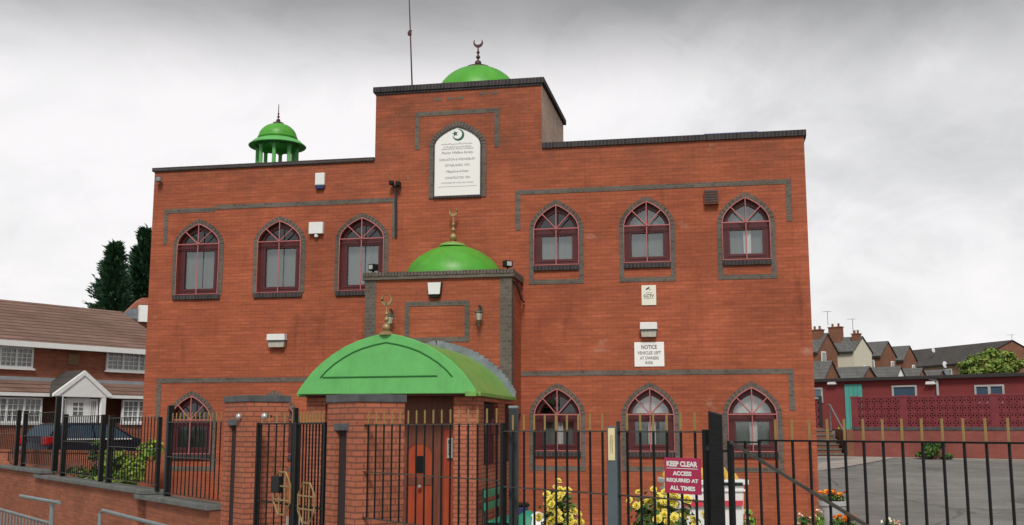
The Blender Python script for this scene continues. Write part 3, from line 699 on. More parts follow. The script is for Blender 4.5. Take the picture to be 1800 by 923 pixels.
kn = MB(); kn.tube([(7.79, dy + .01, 1.26), (7.79, dy - .05, 1.26)], .014, 8); kn.lathe([(.02, -.03), (.036, -.012), (.036, .012), (.02, .03)], 12, (7.79, dy - .06, 1.26)); kn.build('handle', M['silver'], door, smooth=40)
sdp = MB(); sdp.box(8.21, dy + .01, -.2, 8.50, dy + .09, 2.28); sdp.build('side_panel', M['door'], door)
# intercom on the side panel
ic = thing('intercom', 'silver intercom keypad beside the red brown entrance door', 'intercom', fp.w(8.34, dy - .01, 1.76), fp.rz)
mb = MB(); mb.box(-.055, -.03, 0, .055, .015, .36); mb.build('housing', M['silver'], ic, bevel=.006)
mb = MB()
for k_ in range(4): mb.box(-.022, -.036, .06 + k_*.045, .022, -.031, .09 + k_*.045)
mb.box(-.028, -.035, .25, .028, -.031, .33); mb.build('buttons', M['blackmetal'], ic)

# ---- fittings on the walls: each hangs on the wall, so each is a thing
def wt(name, label, cat, s, z, off=0.0, group=None): return thing(name, label, cat, fp.w(s, -off - .002, z), fp.rz, group)
# foundation plaque
pl = wt('plaque', 'white pointed arch foundation plaque with crescent emblem high on the tower', 'plaque', SIGN[0], SIGN[2])
p0 = arch(0, SIGN[1], 0, SIGN[3]-SIGN[2], SIGN[4]-SIGN[2]); mb = MB(); mb.prism(p0, -.03, -.0); mb.build('board', M['sign_white'], pl)
po = arch(0, SIGN[1] + .05, -.05, SIGN[3]-SIGN[2], SIGN[4]-SIGN[2] + .03); mb = MB(); ring(mb, po, p0, -.05, 0); mb.build('frame', M['tarp'] if 0 else M['cap_brick'], pl)
mb = MB(); voussoirs(mb, 0, SIGN[1] + .05, SIGN[3]-SIGN[2], SIGN[4]-SIGN[2] + .03, .11, -.03, 0, n=11)
mb.box(-.665, -.025, -.05, -.556, 0, SIGN[3]-SIGN[2]); mb.box(.556, -.025, -.05, .665, 0, SIGN[3]-SIGN[2]); mb.build('brick_surround', M['dark_brick'], pl)
em = MB(); ez = 1.40
crescent(em, (.02, ez), .135, .055, -.034, -.031, rad(40), rad(140))
st_ = [( -.055 + (.075 if i % 2 == 0 else .031)*math.cos(PI/2 + .25 + i*PI/5), ez + .035 + (.075 if i % 2 == 0 else .031)*math.sin(PI/2 + .25 + i*PI/5)) for i in range(10)]
em.prism(st_, -.034, -.031); em.build('emblem', M['ink_green'], pl)
tx = MB()
for body, z_, h_, w_2, sh in (('IN THE NAME OF ALLAH THE MERCIFUL', 1.125, .035, .66, 0), ('DARLASTON ISLAMIC MOSQUE', 1.075, .035, .74, 0), ('Muslim Welfare Society', .985, .075, .74, .35), ('DARLASTON & WEDNESBURY', .835, .052, .84, 0),
                              ('ESTABLISHED 1970', .70, .052, .56, 0), ('Masjid-e-Umar', .55, .075, .54, .35), ('CONSTRUCTED 1993', .41, .050, .58, 0), ('FOUNDED BY HAJI GUL KHAN', .29, .040, .74, 0)):
    text_mesh(tx, body, 0, z_, -.0325, h_, w_2, sh)
tx.box(-.45, -.0325, .205, .45, -.0312, .212)
for k_ in range(14):                                  # a line of Arabic script, as strokes
    x_ = -.36 + k_*.052; tx.tube([(x_ - .02, -.033, 1.20 + random.uniform(-.01, .01)), (x_, -.033, 1.185), (x_ + .025, -.033, 1.19 + random.uniform(0, .04))], .004, 4)
tx.build('lettering', M['ink_grey'], pl)
# CCTV sign
cs = wt('cctv_sign', 'small cream sign reading CCTV below the middle upper window of the right wing', 'sign', 11.70, 4.90)
mb = MB(); mb.box(-.155, -.018, 0, .155, 0, .43); mb.build('board', M['offwhite'], cs, bevel=.004)
tx = MB(); text_mesh(tx, 'CCTV', 0, .20, -.020, .065, .22, 0, .03); text_mesh(tx, 'IN OPERATION', 0, .145, -.020, .022, .2)
tx.prism([(-.07, .345), (-.05, .325), (.02, .365), (.005, .395)], -.021, -.0185); tx.tube([(.0, -.02, .335), (.05, -.02, .33)], .004, 4); text_mesh(tx, 'WARNING', 0, .265, -.020, .02, .14); tx.build('lettering', M['ink'], cs)
# NOTICE sign
ns = wt('notice_sign', 'white sign reading NOTICE VEHICLES LEFT AT OWNERS RISK', 'sign', 11.685, 3.59)
mb = MB(); mb.box(-.315, -.016, 0, .315, 0, .52); mb.build('board', M['sign_white'], ns, bevel=.006)
tx = MB(); text_mesh(tx, 'NOTICE', 0, .415, -.018, .09, .33, 0, .03); text_mesh(tx, 'VEHICLES LEFT', 0, .29, -.018, .07, .50, 0, .02); text_mesh(tx, 'AT OWNERS', 0, .18, -.018, .07, .40, 0, .02); text_mesh(tx, 'RISK', 0, .08, -.018, .065, .17, 0, .02); tx.build('lettering', M['ink_grey'], ns)
# bulkhead floodlights
def bulkhead(label, s, z, w_, h_, off=0, group=None):
    t = wt('bulkhead_light', label, 'wall light', s, z, off, 'grey bulkhead lights on the mosque walls')
    m1 = MB(); m1.prism([(-w_/2, h_*.52), (w_/2, h_*.52), (w_/2*.96, h_), (-w_/2*.96, h_)], -.17, 0); m1.build('hood', M['plastic'], t, bevel=.012)
    m2 = MB(); m2.prism([(-w_/2*.92, h_*.5), (w_/2*.92, h_*.5), (w_/2*.82, 0), (-w_/2*.82, 0)], -.13, 0); m2.build('lens', M['lens'], t, bevel=.01)
    m3 = MB(); m3.box(-w_/2*.97, -.16, h_*.46, w_/2*.97, -.005, h_*.515); m3.build('rim', M['blackmetal'], t)
bulkhead('grey bulkhead light on the right wing above the NOTICE sign', 11.69, 4.21, .37, .31)
bulkhead('grey bulkhead light alone on the left wing below the upper windows', 3.285, 4.11, .44, .30)
fl_ = wt('floodlight', 'square white floodlight on the front of the porch tower above the brick panel', 'floodlight', 7.27, 5.06, bo)
mb = MB(); mb.prism([(-.16, .30), (.16, .30), (.135, .02), (-.135, .02)], -.11, 0); mb.build('body', M['blackmetal'], fl_, bevel=.012)
mb = MB(); mb.prism([(-.145, .285), (.145, .285), (.12, .035), (-.12, .035)], -.122, -.111); mb.build('lens', M['plastic'], fl_, bevel=.003)
mb = MB(); mb.box(-.10, -.10, -.03, .10, -.01, .018); mb.build('bracket', M['black'], fl_, bevel=.005)
ab = wt('alarm_box', 'white alarm box with dark blue base high on the left wing', 'alarm box', 4.205, 7.75)
mb = MB(); mb.box(-.115, -.09, .09, .115, 0, .38); mb.build('cover', M['plastic'], ab, bevel=.02)
mb = MB(); mb.prism([(-.115, .088), (.115, .088), (.09, 0), (-.09, 0)], -.085, 0); mb.build('base', M['blue_bin'], ab, bevel=.012)
sb = wt('sensor_light', 'square white sensor light box between two upper windows of the left wing', 'wall light', 4.15, 6.70)
mb = MB(); mb.box(-.17, -.11, 0, .17, 0, .27); mb.build('housing', M['plastic'], sb, bevel=.01)
mb = MB(); mb.lathe([(.02, -.09), (.045, -.07), (.045, -.02), (.025, -.002)], 14, (.0, -.055, 0)); mb.build('sensor', M['plastic'], sb, smooth=40)
ve = wt('vent_box', 'dark brown louvred vent box by the top right window', 'vent', 13.075, 7.03)
mb = MB(); mb.box(-.15, -.13, 0, .15, 0, .32); mb.build('box', M['door_dark'], ve, bevel=.008)
mb = MB()
for k_ in range(5): mb.box(-.135, -.138, .03 + k_*.055, .135, -.131, .06 + k_*.055)
mb.build('louvre', M['blackmetal'], ve)
ca = wt('security_camera', 'small grey camera at the top left corner of the mosque', 'security camera', .17, 8.10)
mb = MB(); mb.tube([(0, 0, .09), (0, -.1, .07)], .02, 8); mb.build('bracket', M['silver'], ca)
mb = MB(); mb.lathe([(.02, -.07), (.065, -.05), (.07, 0), (.07, .04), (.04, .05)], 14, (.02, -.14, .04)); mb.build('dome', M['steel'], ca, smooth=40)
br_ = wt('wall_bracket', 'dark iron bracket with twin arms on the wall left of the plaque', 'bracket', 6.03, 6.60)
mb = MB(); mb.tube([(.02, -.06, 0), (0, -.06, 1.1)], .028, 8); mb.tube([(-.0, -.06, 1.1), (-.09, -.14, 1.2)], .03, 8); mb.tube([(0, -.06, 1.1), (.09, -.12, 1.17)], .03, 8); mb.build('arm', M['blackmetal'], br_)
mb = MB(); mb.box(-.12, -.22, 1.15, -.03, -.08, 1.24); mb.box(.03, -.2, 1.12, .13, -.06, 1.22); mb.build('lamp_head', M['black'], br_, bevel=.01)
def lantern(label, s, z, off):
    t = wt('wall_lantern', label, 'wall lantern', s, z, off, 'bronze wall lanterns on the porch tower')
    m = MB(); m.box(-.035, -.02, .16, .035, 0, .36); m.tube([(0, -.02, .30), (0, -.10, .38), (0, -.19, .36), (0, -.20, .27)], .018, 8); m.build('arm', M['copper_green'], t, smooth=40)
    m = MB(); m.lathe([(.02, .27), (.09, .235), (.095, .215), (.07, .20)], 6, (0, -.20, 0)); m.lathe([(.05, .06), (.03, .02), (.012, -.03), (.02, -.05), (.004, -.09)], 8, (0, -.20, 0)); m.build('cap', M['copper_green'], t, smooth=30)
    m = MB(); m.lathe([(.045, .06), (.075, .20)], 6, (0, -.20, 0)); m.build('lamp_glass', M['lens'], t)
    return t
lantern('bronze wall lantern on the porch tower right of the brick panel', 8.26, 4.46, bo)
lantern('bronze wall lantern partly behind the gold finial of the canopy', 6.33, 4.42, bo)
def spot(label, s, z, yaw):
    t = thing('floodlight', label, 'floodlight', fp.w(s, -bo + .05, z), fp.rz + yaw, 'small black floodlights on the porch tower')
    m = MB(); m.box(-.015, -.015, 0, .015, .015, .08); m.build('stem', M['black'], t)
    m = MB(); m.box(-.09, -.07, .06, .09, .07, .20); m.build('housing', M['black'], t, bevel=.015)
    m = MB(); m.box(-.055, -.080, .085, .055, -.071, .175); m.build('lens', M['silver'], t)
spot('small black floodlight on the left end of the porch tower coping', 5.86, 5.60, -.5)
spot('small black floodlight on the right end of the porch tower coping', 8.82, 5.59, .7)

# ================================================================== FENCE LINE
fl = Plane((-1.84, 13.57), (.588, -.81))               # local x runs towards the camera's right, local -y faces the street
def fx(px, off=0): return fl.hit(px, 752, off)[0]
def railing(name, label, t0, t1, zt, zm, zb, xs_, posts=(), group='black railings along the boundary', tips=True, plane=fl, bar=.008):
    r = thing(name, label, 'railing', plane.w(t0, 0, zb), plane.rz, group)
    L = t1 - t0
    for z_ in (zt, zm, zb):
        m = MB(); m.box(0, -.019, z_ - zb - .006, L, .019, z_ - zb + .006); m.build('rail', M['worn'], r)
    pk = tp = None
    for x_ in xs_:
        if pk is None:
            m = MB(); m.box(-bar, -bar, .006, bar, bar, zt - zb + .01); pk = m.build('picket', M['black'], r); pk.location = (x_ - t0, 0, 0); cur = pk
        else: cur = inst(pk, r, (x_ - t0, 0, 0))
        if tips:
            if tp is None:
                m = MB(); h0 = zt - zb + .012; m.box(-bar*.85, -bar*.85, h0, bar*.85, bar*.85, h0 + .15)
                tp = m.build('spike', M['tip'], cur)
            else: inst(tp, cur)
    for (x_, h0, h1, wd) in posts:
        m = MB(); m.box(x_ - t0 - wd/2, -wd/2 + .03, h0 - zb, x_ - t0 + wd/2, wd/2 + .03, h1 - zb); m.build('post', M['black'], r, bevel=.006)
    return r
def steps(a, b, n): return [a + (b - a) * i / (n - 1) for i in range(n)]
# left: three panels on the stepped boundary wall
xa = lambda p: fx(p)
railing('railing', 'black railing panel with gold spikes between brick pillar and first post', xa(297), xa(391), 2.40, 1.80, 1.17, steps(xa(303), xa(388), 13), [(xa(296), 1.08, 2.70, .10)])
railing('railing', 'black railing panel in front of the leafy bush left of the mosque', xa(194), xa(280), 2.50, 1.93, 1.29, steps(xa(199), xa(277), 16), [(xa(193), 1.18, 2.56, .11), (xa(278), 1.18, 2.50, .07)], tips=False)
railing('railing', 'black railing panel in front of the white house porch', xa(111), xa(179), 2.56, 2.0, 1.29, steps(xa(115), xa(177), 18), [(xa(112), 1.18, 2.62, .11), (xa(179), 1.18, 2.58, .09)], tips=False)
railing('railing', 'black railing panel farthest to the left in front of the parked car', xa(42), xa(97), 2.68, 2.1, 1.40, steps(xa(45), xa(95), 18), [(xa(42), 1.30, 2.75, .11), (xa(98), 1.30, 3.05, .12)], tips=False)
railing('railing', 'black railing panel cut off by the left edge of the view', xa(-30), xa(30), 2.75, 2.15, 1.46, steps(xa(-28), xa(28), 20), [(xa(30), 1.30, 2.78, .10)], tips=False)
bw = thing('boundary_wall', 'low brick boundary wall with grey coping stepping down to the gate', 'wall', fl.w(0, 0, 0), fl.rz)
segs = [(xa(-70), xa(92), 1.31, None), (xa(80), xa(278), 1.20, None), (xa(262), xa(392), 1.11, None)]
for (a, b, z_, _) in segs:
    m = MB(); m.box(a + .03, -.14, -1.2, b - .02, .12, z_ - .085); m.build('brickwork', M['garden_brick'], bw)
    m = MB(); m.box(a, -.22, z_ - .085, b, .20, z_); m.build('coping', M['stone'], bw, bevel=.015)
# gate pillars
def pillar(label, t_near, L, slot, dz=0):
    p = thing('gate_pillar', label, 'pillar', fl.w(t_near, -.12, dz), fl.rz, 'brick gate pillars')
    m = MB(); W = .68; sl0, sl1 = slot
    dp = .36; m.box(-L, dp, -.1, 0, W, 2.62); m.box(-L, 0, -.1, -L + sl0, dp, 2.62); m.box(-L + sl1, 0, -.1, 0, dp, 2.62); m.box(-L + sl0, 0, 2.36, -L + sl1, dp, 2.62)
    m.build('brickwork', M['pillar_brick'], p)
    m = MB(); x_ = -L - .02
    while x_ < .0:
        m.box(x_, -.02, 2.62, min(x_ + .29, .02), W + .02, 2.72); x_ += .30
    m.build('cap', M['blue_cap'], p, bevel=.012)
    m = MB(); m.box(-L + sl0 + .001, .045, -.1, -L + sl1 - .001, .08, 2.27); m.build('slot_shade', M['interior'], p)  # dark sheet added in the slot; its colour stands in for recess shade
    m = MB(); m.box(-L + sl0 - .05, -.012, 2.27, -L + sl1 + .05, .09, 2.36); m.build('lintel', M['blue_cap'], p, bevel=.006)
    return p
t2 = fx(627, .12); t1 = fx(433, .12)
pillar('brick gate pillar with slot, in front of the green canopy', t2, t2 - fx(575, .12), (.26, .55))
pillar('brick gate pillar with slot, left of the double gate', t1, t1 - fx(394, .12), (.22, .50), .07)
# double gate with gold octagons
def octagon(parent, cx, cz, r):
    m = MB(); pts = [(cx + r*math.cos(PI/8 + k_*PI/4), -.035, cz + 1.05*r*math.sin(PI/8 + k_*PI/4)) for k_ in range(8)]
    m.tube(pts, .014, 6, closed=True)
    for dz in (-.32*r, .32*r): m.tube([(cx - .92*r, -.035, cz + dz), (cx + .92*r, -.035, cz + dz)], .012, 6)
    for dx in (-.3*r, .3*r): m.tube([(cx + dx, -.035, cz - .9*r), (cx + dx, -.035, cz + .9*r)], .010, 6)
    m.build('octagon_ornament', M['gold'], parent)
def gate_leaf(label, a, b, zt, zb, n, oc, tall):
    g = thing('gate', label, 'gate', fl.w(a, 0, zb), fl.rz, 'double gate leaves')
    L = b - a
    for z_ in (0, (zt - zb)*.5, zt - zb):
        m = MB(); m.box(0, -.02, z_ - .012, L, .02, z_ + .012); m.build('rail', M['black'], g)
    pk = tp = None
    for x_ in steps(.10, L - .10, n):
        if pk is None:
            m = MB(); m.box(-.009, -.009, 0, .009, .009, zt - zb); pk = m.build('picket', M['black'], g); pk.location = (x_, 0, 0); cur = pk
            m = MB(); h0 = zt - zb + .013; m.box(-.008, -.008, h0, .008, .008, h0 + .14); tp = m.build('spike', M['tip'], cur)
        else:
            cur = inst(pk, g, (x_, 0, 0)); inst(tp, cur)
    for x_ in (0, L):
        m = MB(); m.box(x_ - .028, -.028, -.05, x_ + .028, .028, zt - zb + (.22 if abs(x_ - tall) < .01 else .02)); m.build('stile', M['black'], g, bevel=.004)
    octagon(g, oc[0] - a, oc[1] - zb, oc[2])
    return g
ga, gb, gc = fx(455), fx(521), fx(573)
G1 = gate_leaf('left leaf of the double gate with a gold octagon ornament', ga, gb - .03, 2.36, .15, 5, (fx(503), 1.40, .30), gb - .03 - ga)
m = MB(); m.box(fx(493) - ga - .14, -.06, 1.25, fx(493) - ga + .14, .0, 1.48); m.build('lock_box', M['black'], G1, bevel=.01)
gate_leaf('right leaf of the double gate with a gold octagon ornament', gb + .03, gc, 2.36, .15, 8, (fx(546), 1.31, .27), -9)
# lamp-globe tops on the pillar face
for i, px_ in enumerate((436, 470)):
    t = thing('hinge_bolt', ['white hinge bolt on the gate pillar nearest the corner', 'white hinge bolt on the gate pillar nearest the gate'][i], 'bolt', fl.w(fx(px_, .0), -.10 if i == 0 else .0, 2.47), fl.rz)
    m = MB(); m.lathe([(.01, -.05), (.04, -.035), (.05, 0), (.04, .035), (.01, .05)], 12, (0, -.05, 0)); m.build('bolt_head', M['silver'], t, smooth=50)
    m = MB(); m.tube([(0, .06, 0), (0, -.05, 0)], .02, 8); m.build('shank', M['blackmetal'], t)
# right: railing panel attached to the pillar, dwarf wall under it
pxs = [647.6, 661, 675, 689, 703, 717.5, 732, 746.6, 761.6, 776.3, 791.7, 807, 823, 839.5, 856, 873]
A0, A1 = fx(640), fx(885)
R1 = railing('railing', 'black railing with gold spikes between the brick pillar and the tall dark post', A0, A1, 2.34, 1.77, 1.22, [fx(p) for p in pxs], [], group='black railings along the boundary')
for z_, hgt in ((2.05, .06), (1.55, .06)):
    m = MB(); m.box(-.10, -.03, z_ - 1.22, .03, .03, z_ - 1.22 + hgt); m.build('hinge', M['black'], R1, bevel=.006)
for x_ in (0, A1 - A0):
    m = MB(); m.box(x_ - .025, -.025, -.02, x_ + .025, .025, 1.13); m.build('stile', M['black'], R1, bevel=.004)
pxs2 = [901.5, 921, 939, 957.6, 977, 996.5, 1016.5, 1037, 1058.8, 1102.3, 1125.3, 1148.3, 1172, 1196.4, 1221.3]
B0, B1 = fx(886), fx(1240)
R2 = railing('railing', 'black railing with gold spikes carrying the KEEP CLEAR sign', B0, B1, 2.268, 1.715, .70, [fx(p) for p in pxs2], [])
m = MB(); m.box(B1 - B0 - .022, -.022, -.1, B1 - B0 + .022, .022, 2.268 - .70 + .02); m.build('stile', M['black'], R2, bevel=.004)
m = MB(); m.box(B1 - B0, -.02, 1.42, B1 - B0 + .1, .02, 1.46); m.build('latch', M['blackmetal'], R2)
dw = thing('dwarf_wall', 'low brick wall with stone coping under the front railings', 'wall', fl.w(0, 0, 0), fl.rz)
m = MB(); m.box(-.02, -.11, -.2, B0 - .05, .11, 1.02); m.build('brickwork', M['garden_brick'], dw)
m = MB(); m.box(-.04, -.17, 1.02, B0 - .02, .17, 1.12); m.build('coping', M['stone'], dw, bevel=.015)
# posts
def post(label, px, ztop, wd, off, m_, slant=False, zbot=-.2):
    p = thing('gate_post', label, 'post', fl.w(fx(px, -off), off, 0), rad(-14))
    q = MB(); h = wd/2
    if slant: q.add([(-h,-h,zbot),(h,-h,zbot),(h,h,zbot),(-h,h,zbot),(-h,-h,ztop),(h,-h,ztop-.03),(h,h,ztop-.03),(-h,h,ztop)], [(0,3,2,1),(4,5,6,7),(0,1,5,4),(1,2,6,5),(2,3,7,6),(3,0,4,7)])
    else: q.box(-h, -h, zbot, h, h, ztop)
    q.build('shaft', m_, p, bevel=.008); return p
P = post('tall dark square post where the two front railings meet', 903, 2.50, .085, .10, M['postdark'])
m = MB(); m.box(-.045, -.045, 2.50, .045, .045, 2.525); m.build('cap', M['steel'], P, bevel=.004)
P = post('blue grey post with a cream reflective strip among the yellow flowers', 1076, 2.315, .088, -.075, M['greypost'])
m = MB(); m.box(-.030, -.050, 2.02, .030, -.0455, 2.30); m.build('reflective_strip', M['tape'], P)
m = MB(); text_mesh(m, 'II', 0, 2.16, -.0515, .16, .018); m.build('strip_print', M['gold'], P)
m = MB(); m.box(.03, .046, .3, .062, .075, 2.36); m.build('stay', M['blackmetal'], P)
P = post('thick black gate post with slanted top right of the KEEP CLEAR sign', 1258, 2.44, .108, .0, M['black'], True)
m = MB(); m.tube([(.05, 0, 1.86), (.20, 0, 1.86)], .014, 8); m.tube([(.05, 0, 2.12), (.14, 0, 2.12)], .012, 8); m.build('hinge_pin', M['blackmetal'], P)
# KEEP CLEAR sign
kx0, kx1 = fx(1167, .03), fx(1230, .03); kz1 = fl.hit(1198, 805, .03)[1]; kz0 = fl.hit(1198, 868, .03)[1]
ks = thing('keep_clear_sign', 'crimson sign reading KEEP CLEAR ACCESS REQUIRED AT ALL TIMES', 'sign', fl.w((kx0 + kx1)/2, -.03, kz0), fl.rz)
kw, kh = kx1 - kx0, kz1 - kz0
m = MB(); m.box(-kw/2, -.004, 0, kw/2, .004, kh); m.build('board', M['red_sign'], ks, bevel=.001)
tx = MB()
text_mesh(tx, 'KEEP CLEAR', 0, kh*.83, -.006, kh*.155, kw*.86, 0, .05); text_mesh(tx, 'ACCESS', 0, kh*.565, -.006, kh*.125, kw*.52, 0, .05)
text_mesh(tx, 'REQUIRED AT', 0, kh*.365, -.006, kh*.125, kw*.88, 0, .05); text_mesh(tx, 'ALL TIMES', 0, kh*.155, -.006, kh*.125, kw*.70, 0, .05)
tx.box(-kw*.43, -.0065, kh*.695, kw*.43, -.005, kh*.712); tx.build('lettering', M['sign_white'], ks)
# field gate on the right, swung slightly
ge = Plane((1.735, 8.70), (1.38, -1.55))
gxs = [1309, 1333.6, 1363, 1392, 1422.5, 1454, 1484, 1517, 1551, 1585, 1620, 1656, 1693, 1732, 1772, 1815, 1860]
def gx(px): return ge.hit(px, 752)[0]
G0, G1x = gx(1283), gx(1890)
fg = thing('gate', 'wide black vehicle gate with gold spikes and diagonal brace', 'gate', ge.w(G0, 0, .2), ge.rz)
m = MB(); m.box(0, -.02, 1.985, gx(1335) - G0, .02, 1.997); m.box(gx(1333) - G0, -.02, 1.998, G1x - G0, .02, 2.012); m.build('rail', M['black'], fg)
m = MB(); m.box(0, -.02, 0, G1x - G0, .02, .03); m.build('rail', M['black'], fg)
for x_ in (0, G1x - G0): m = MB(); m.box(x_ - .02, -.02, -.05, x_ + .02, .02, 2.0); m.build('stile', M['black'], fg, bevel=.004)
pk = tp = None
for i, p in enumerate(gxs):
    x_ = gx(p) - G0
    if pk is None: m = MB(); m.box(-.0078, -.0078, .03, .0078, .0078, 2.0); pk = m.build('picket', M['black'], fg); pk.location = (x_, 0, 0); cur = pk
    else: cur = inst(pk, fg, (x_, 0, 0))
    if i >= 2:
        if tp is None: m = MB(); m.box(-.0065, -.0065, 2.013, .0065, .0065, 2.165); tp = m.build('spike', M['tip'], cur)
        else: inst(tp, cur)
dx0, dz0 = ge.hit(1288, 777); dx1, dz1 = ge.hit(1530, 925)
sl_ = (dz1 - dz0)/(dx1 - dx0); xe = min(G1x - G0, (dx1 - G0) + .8)
m = MB(); m.tube([(dx0 - G0, -.028, dz0 - .2), (xe, -.028, dz0 - .2 + sl_*(xe - (dx0 - G0)))], .016, 4); m.build('brace', M['steel'] if 0 else M['worn'], fg)

# ================================================================== FORECOURT OBJECTS
def flower_bush(label, x, y, z0, ztop, r, seed, nf=34):
    random.seed(seed)
    b = thing('flower_bush', label, 'flowering bush', (x, y, z0), 0, 'yellow flowering bushes behind the front railing')
    H = ztop - z0; cl = [((random.uniform(-.5, .5)*r, random.uniform(-.5, .5)*r, H*random.uniform(.35, .75)), (r*.55, r*.55, H*.28)) for _ in range(7)]
    m = MB(); leaves(m, 1500, clump_place(cl), .085); m.build('foliage', M['leaf'], b, weld=False)
    m = MB()
    for k_ in range(9):
        a = random.uniform(0, 2*PI); m.tube([(0.03*math.cos(a), .03*math.sin(a), 0), (r*.5*math.cos(a), r*.5*math.sin(a), H*random.uniform(.7, .98))], [.010, .005], 5)
    m.build('stem', M['leaf'], b)
    # a double yellow bloom: overlapping rings of petals
    protos = []
    for v in range(2):
        m = MB()
        for ring_, (rr, el, npet) in enumerate(((.050, .05, 12), (.044, .5, 10), (.032, .95, 8), (.016, 1.35, 5))):
            for k_ in range(npet):
                a = 2*PI*k_/npet + ring_*.3 + random.uniform(-.1, .1); d = Vector((math.cos(a)*math.cos(el), math.sin(a)*math.cos(el), math.sin(el))); t = Vector((-math.sin(a), math.cos(a), 0)); wdt = .016
                c_ = d*.012; tip = d*rr*random.uniform(.9, 1.1)
                m.add([c_ - t*wdt*.4, c_ + t*wdt*.4, (c_+tip)*.6 + t*wdt, tip, (c_+tip)*.6 - t*wdt], [(0, 1, 2, 3, 4)])
        protos.append(m)
    src = [None, None]
    for k_ in range(nf):
        for _ in range(30):
            c_, rr = random.choice(cl); a = random.uniform(0, 2*PI); e_ = random.uniform(-.2, 1.4)
            d = Vector((math.cos(a)*math.cos(e_), math.sin(a)*math.cos(e_), math.sin(e_)))
            if d.y < .35: break
        p = Vector(c_) + Vector((d.x*rr[0], d.y*rr[1], d.z*rr[2]))*random.uniform(.95, 1.25)
        if k_ < 3: p.z = H*random.uniform(.95, 1.0)
        v = k_ % 2
        if src[v] is None: src[v] = protos[v].build('flower', M['yellow'], b, weld=False); f = src[v]; f.location = p
        else: f = inst(src[v], b, p)
        dd = (d + Vector((0, -.5, .1))).normalized(); f.rotation_euler = dd.to_track_quat('Z', 'Y').to_euler(); s_ = random.uniform(.7, 1.15); f.scale = (s_, s_, s_)
    return b
q = at(996, 925, 11.6); flower_bush('yellow flowering bush left of the post with the cream strip', q.x, q.y, .25, at(990, 862, 11.6).z, .29, 11, 80)
q = at(1168, 925, 10.6); flower_bush('yellow flowering bush below the KEEP CLEAR sign', q.x, q.y, .25, at(1168, 862, 10.6).z, .38, 5, 90)
# white bin
q = at(1236, 925, 13.2); bz = .15; bt = at(1236, 838, 13.2).z
bn = thing('waste_bin', 'tall white bin with red stripe and lumpy yellow lid behind the KEEP CLEAR sign', 'bin', (q.x, q.y, bz), rad(8))
H = bt - bz
m = MB(); m.add([(-.34,-.30,0),(.34,-.30,0),(.34,.30,0),(-.34,.30,0),(-.40,-.36,H-.08),(.40,-.36,H-.08),(.40,.36,H-.08),(-.40,.36,H-.08)], [(0,3,2,1),(4,5,6,7),(0,1,5,4),(1,2,6,5),(2,3,7,6),(3,0,4,7)]); m.build('body', M['plastic'], bn, bevel=.03)
m = MB(); m.box(-.44, -.40, H - .08, .44, .40, H - .02); m.box(-.42, -.38, H - .16, .42, .38, H - .13); m.build('rim', M['plastic'], bn, bevel=.012)
m = MB()
random.seed(3)
for k_ in range(26):
    x_, y_ = random.uniform(-.36, .36), random.uniform(-.32, .32); m.lathe([(.02, -.05), (.07, -.03), (.09, .02), (.06, .07), (.01, .09)], 7, (x_, y_, H + random.uniform(-.03, .03)))
m.build('lid', M['yellow_lid'], bn, smooth=60)
m = MB(); m.prism([(-.36, H - .32), (.36, H - .32), (.365, H - .26), (-.365, H - .26)], -.392, -.36); m.build('stripe', M['red_label'], bn)
m = MB()
for sx in (-1, 1):
    for zz in (H - .20, H - .55): m.box(sx*.41 - .05, -.08, zz, sx*.41 + .05, .08, zz + .07)
m.build('lug', M['plastic'], bn, bevel=.012)
m = MB(); text_mesh(m, 'W', -.2, H - .62, -.365, .12, .16); m.build('print', M['ink_grey'], bn)
# bench
bp_ = fp.w(9.28, -3.6, .25)
be = thing('bench', 'green slatted bench beside the porch side wall', 'bench', bp_, fp.rz + PI/2)
for z_, nm in ((.62, 0), (.84, 0)):
    m = MB(); m.box(-.7, .2, z_, .75, .235, z_ + .13); m.build('back_slat', M['bench_green'], be, bevel=.008)
for k_ in range(4):
    m = MB(); m.box(-.7, -.24 + k_*.105, .42, .75, -.15 + k_*.105, .45); m.build('seat_slat', M['bench_green'], be, bevel=.006)
for x_ in (-.62, .62):
    m = MB(); m.box(x_ - .03, .235, 0, x_ + .03, .28, 1.0); m.box(x_ - .03, -.24, 0, x_ + .03, -.18, .42); m.box(x_ - .025, -.24, .37, x_ + .025, .235, .415); m.build('leg', M['blackmetal'], be, bevel=.005)
# green and white sack, blue box
q = at(929, 925, 13.6); zt = at(930, 896, 13.6).z
sk = thing('garden_sack', 'rounded green and white sack left of the yellow bushes', 'sack', (q.x, q.y, .2), .2)
m = MB(); m.lathe([(.10, 0), (.17, .08), (.20, .4), (.19, zt - .45), (.14, zt - .28), (.03, zt - .21)], 18); m.build('body', M['bench_green'], sk, smooth=60)
m = MB(); m.lathe([(.05, .1), (.12, .2), (.15, .5), (.15, zt - .40), (.10, zt - .26), (.02, zt - .22)], 16, (.10, -.07, 0)); m.build('white_panel', M['plastic'], sk, smooth=60)
q = at(918, 925, 18.5); zt = at(918, 884, 18.5).z
bb = thing('blue_bin', 'dark blue bin standing behind the green and white sack', 'bin', (q.x, q.y, .2), .1)
m = MB(); m.box(-.12, -.12, 0, .09, .12, zt - .26); m.build('body', M['blue_bin'], bb, bevel=.02)
m = MB(); m.box(-.14, -.14, zt - .255, .11, .14, zt - .2); m.build('lid', M['black'], bb, bevel=.012)
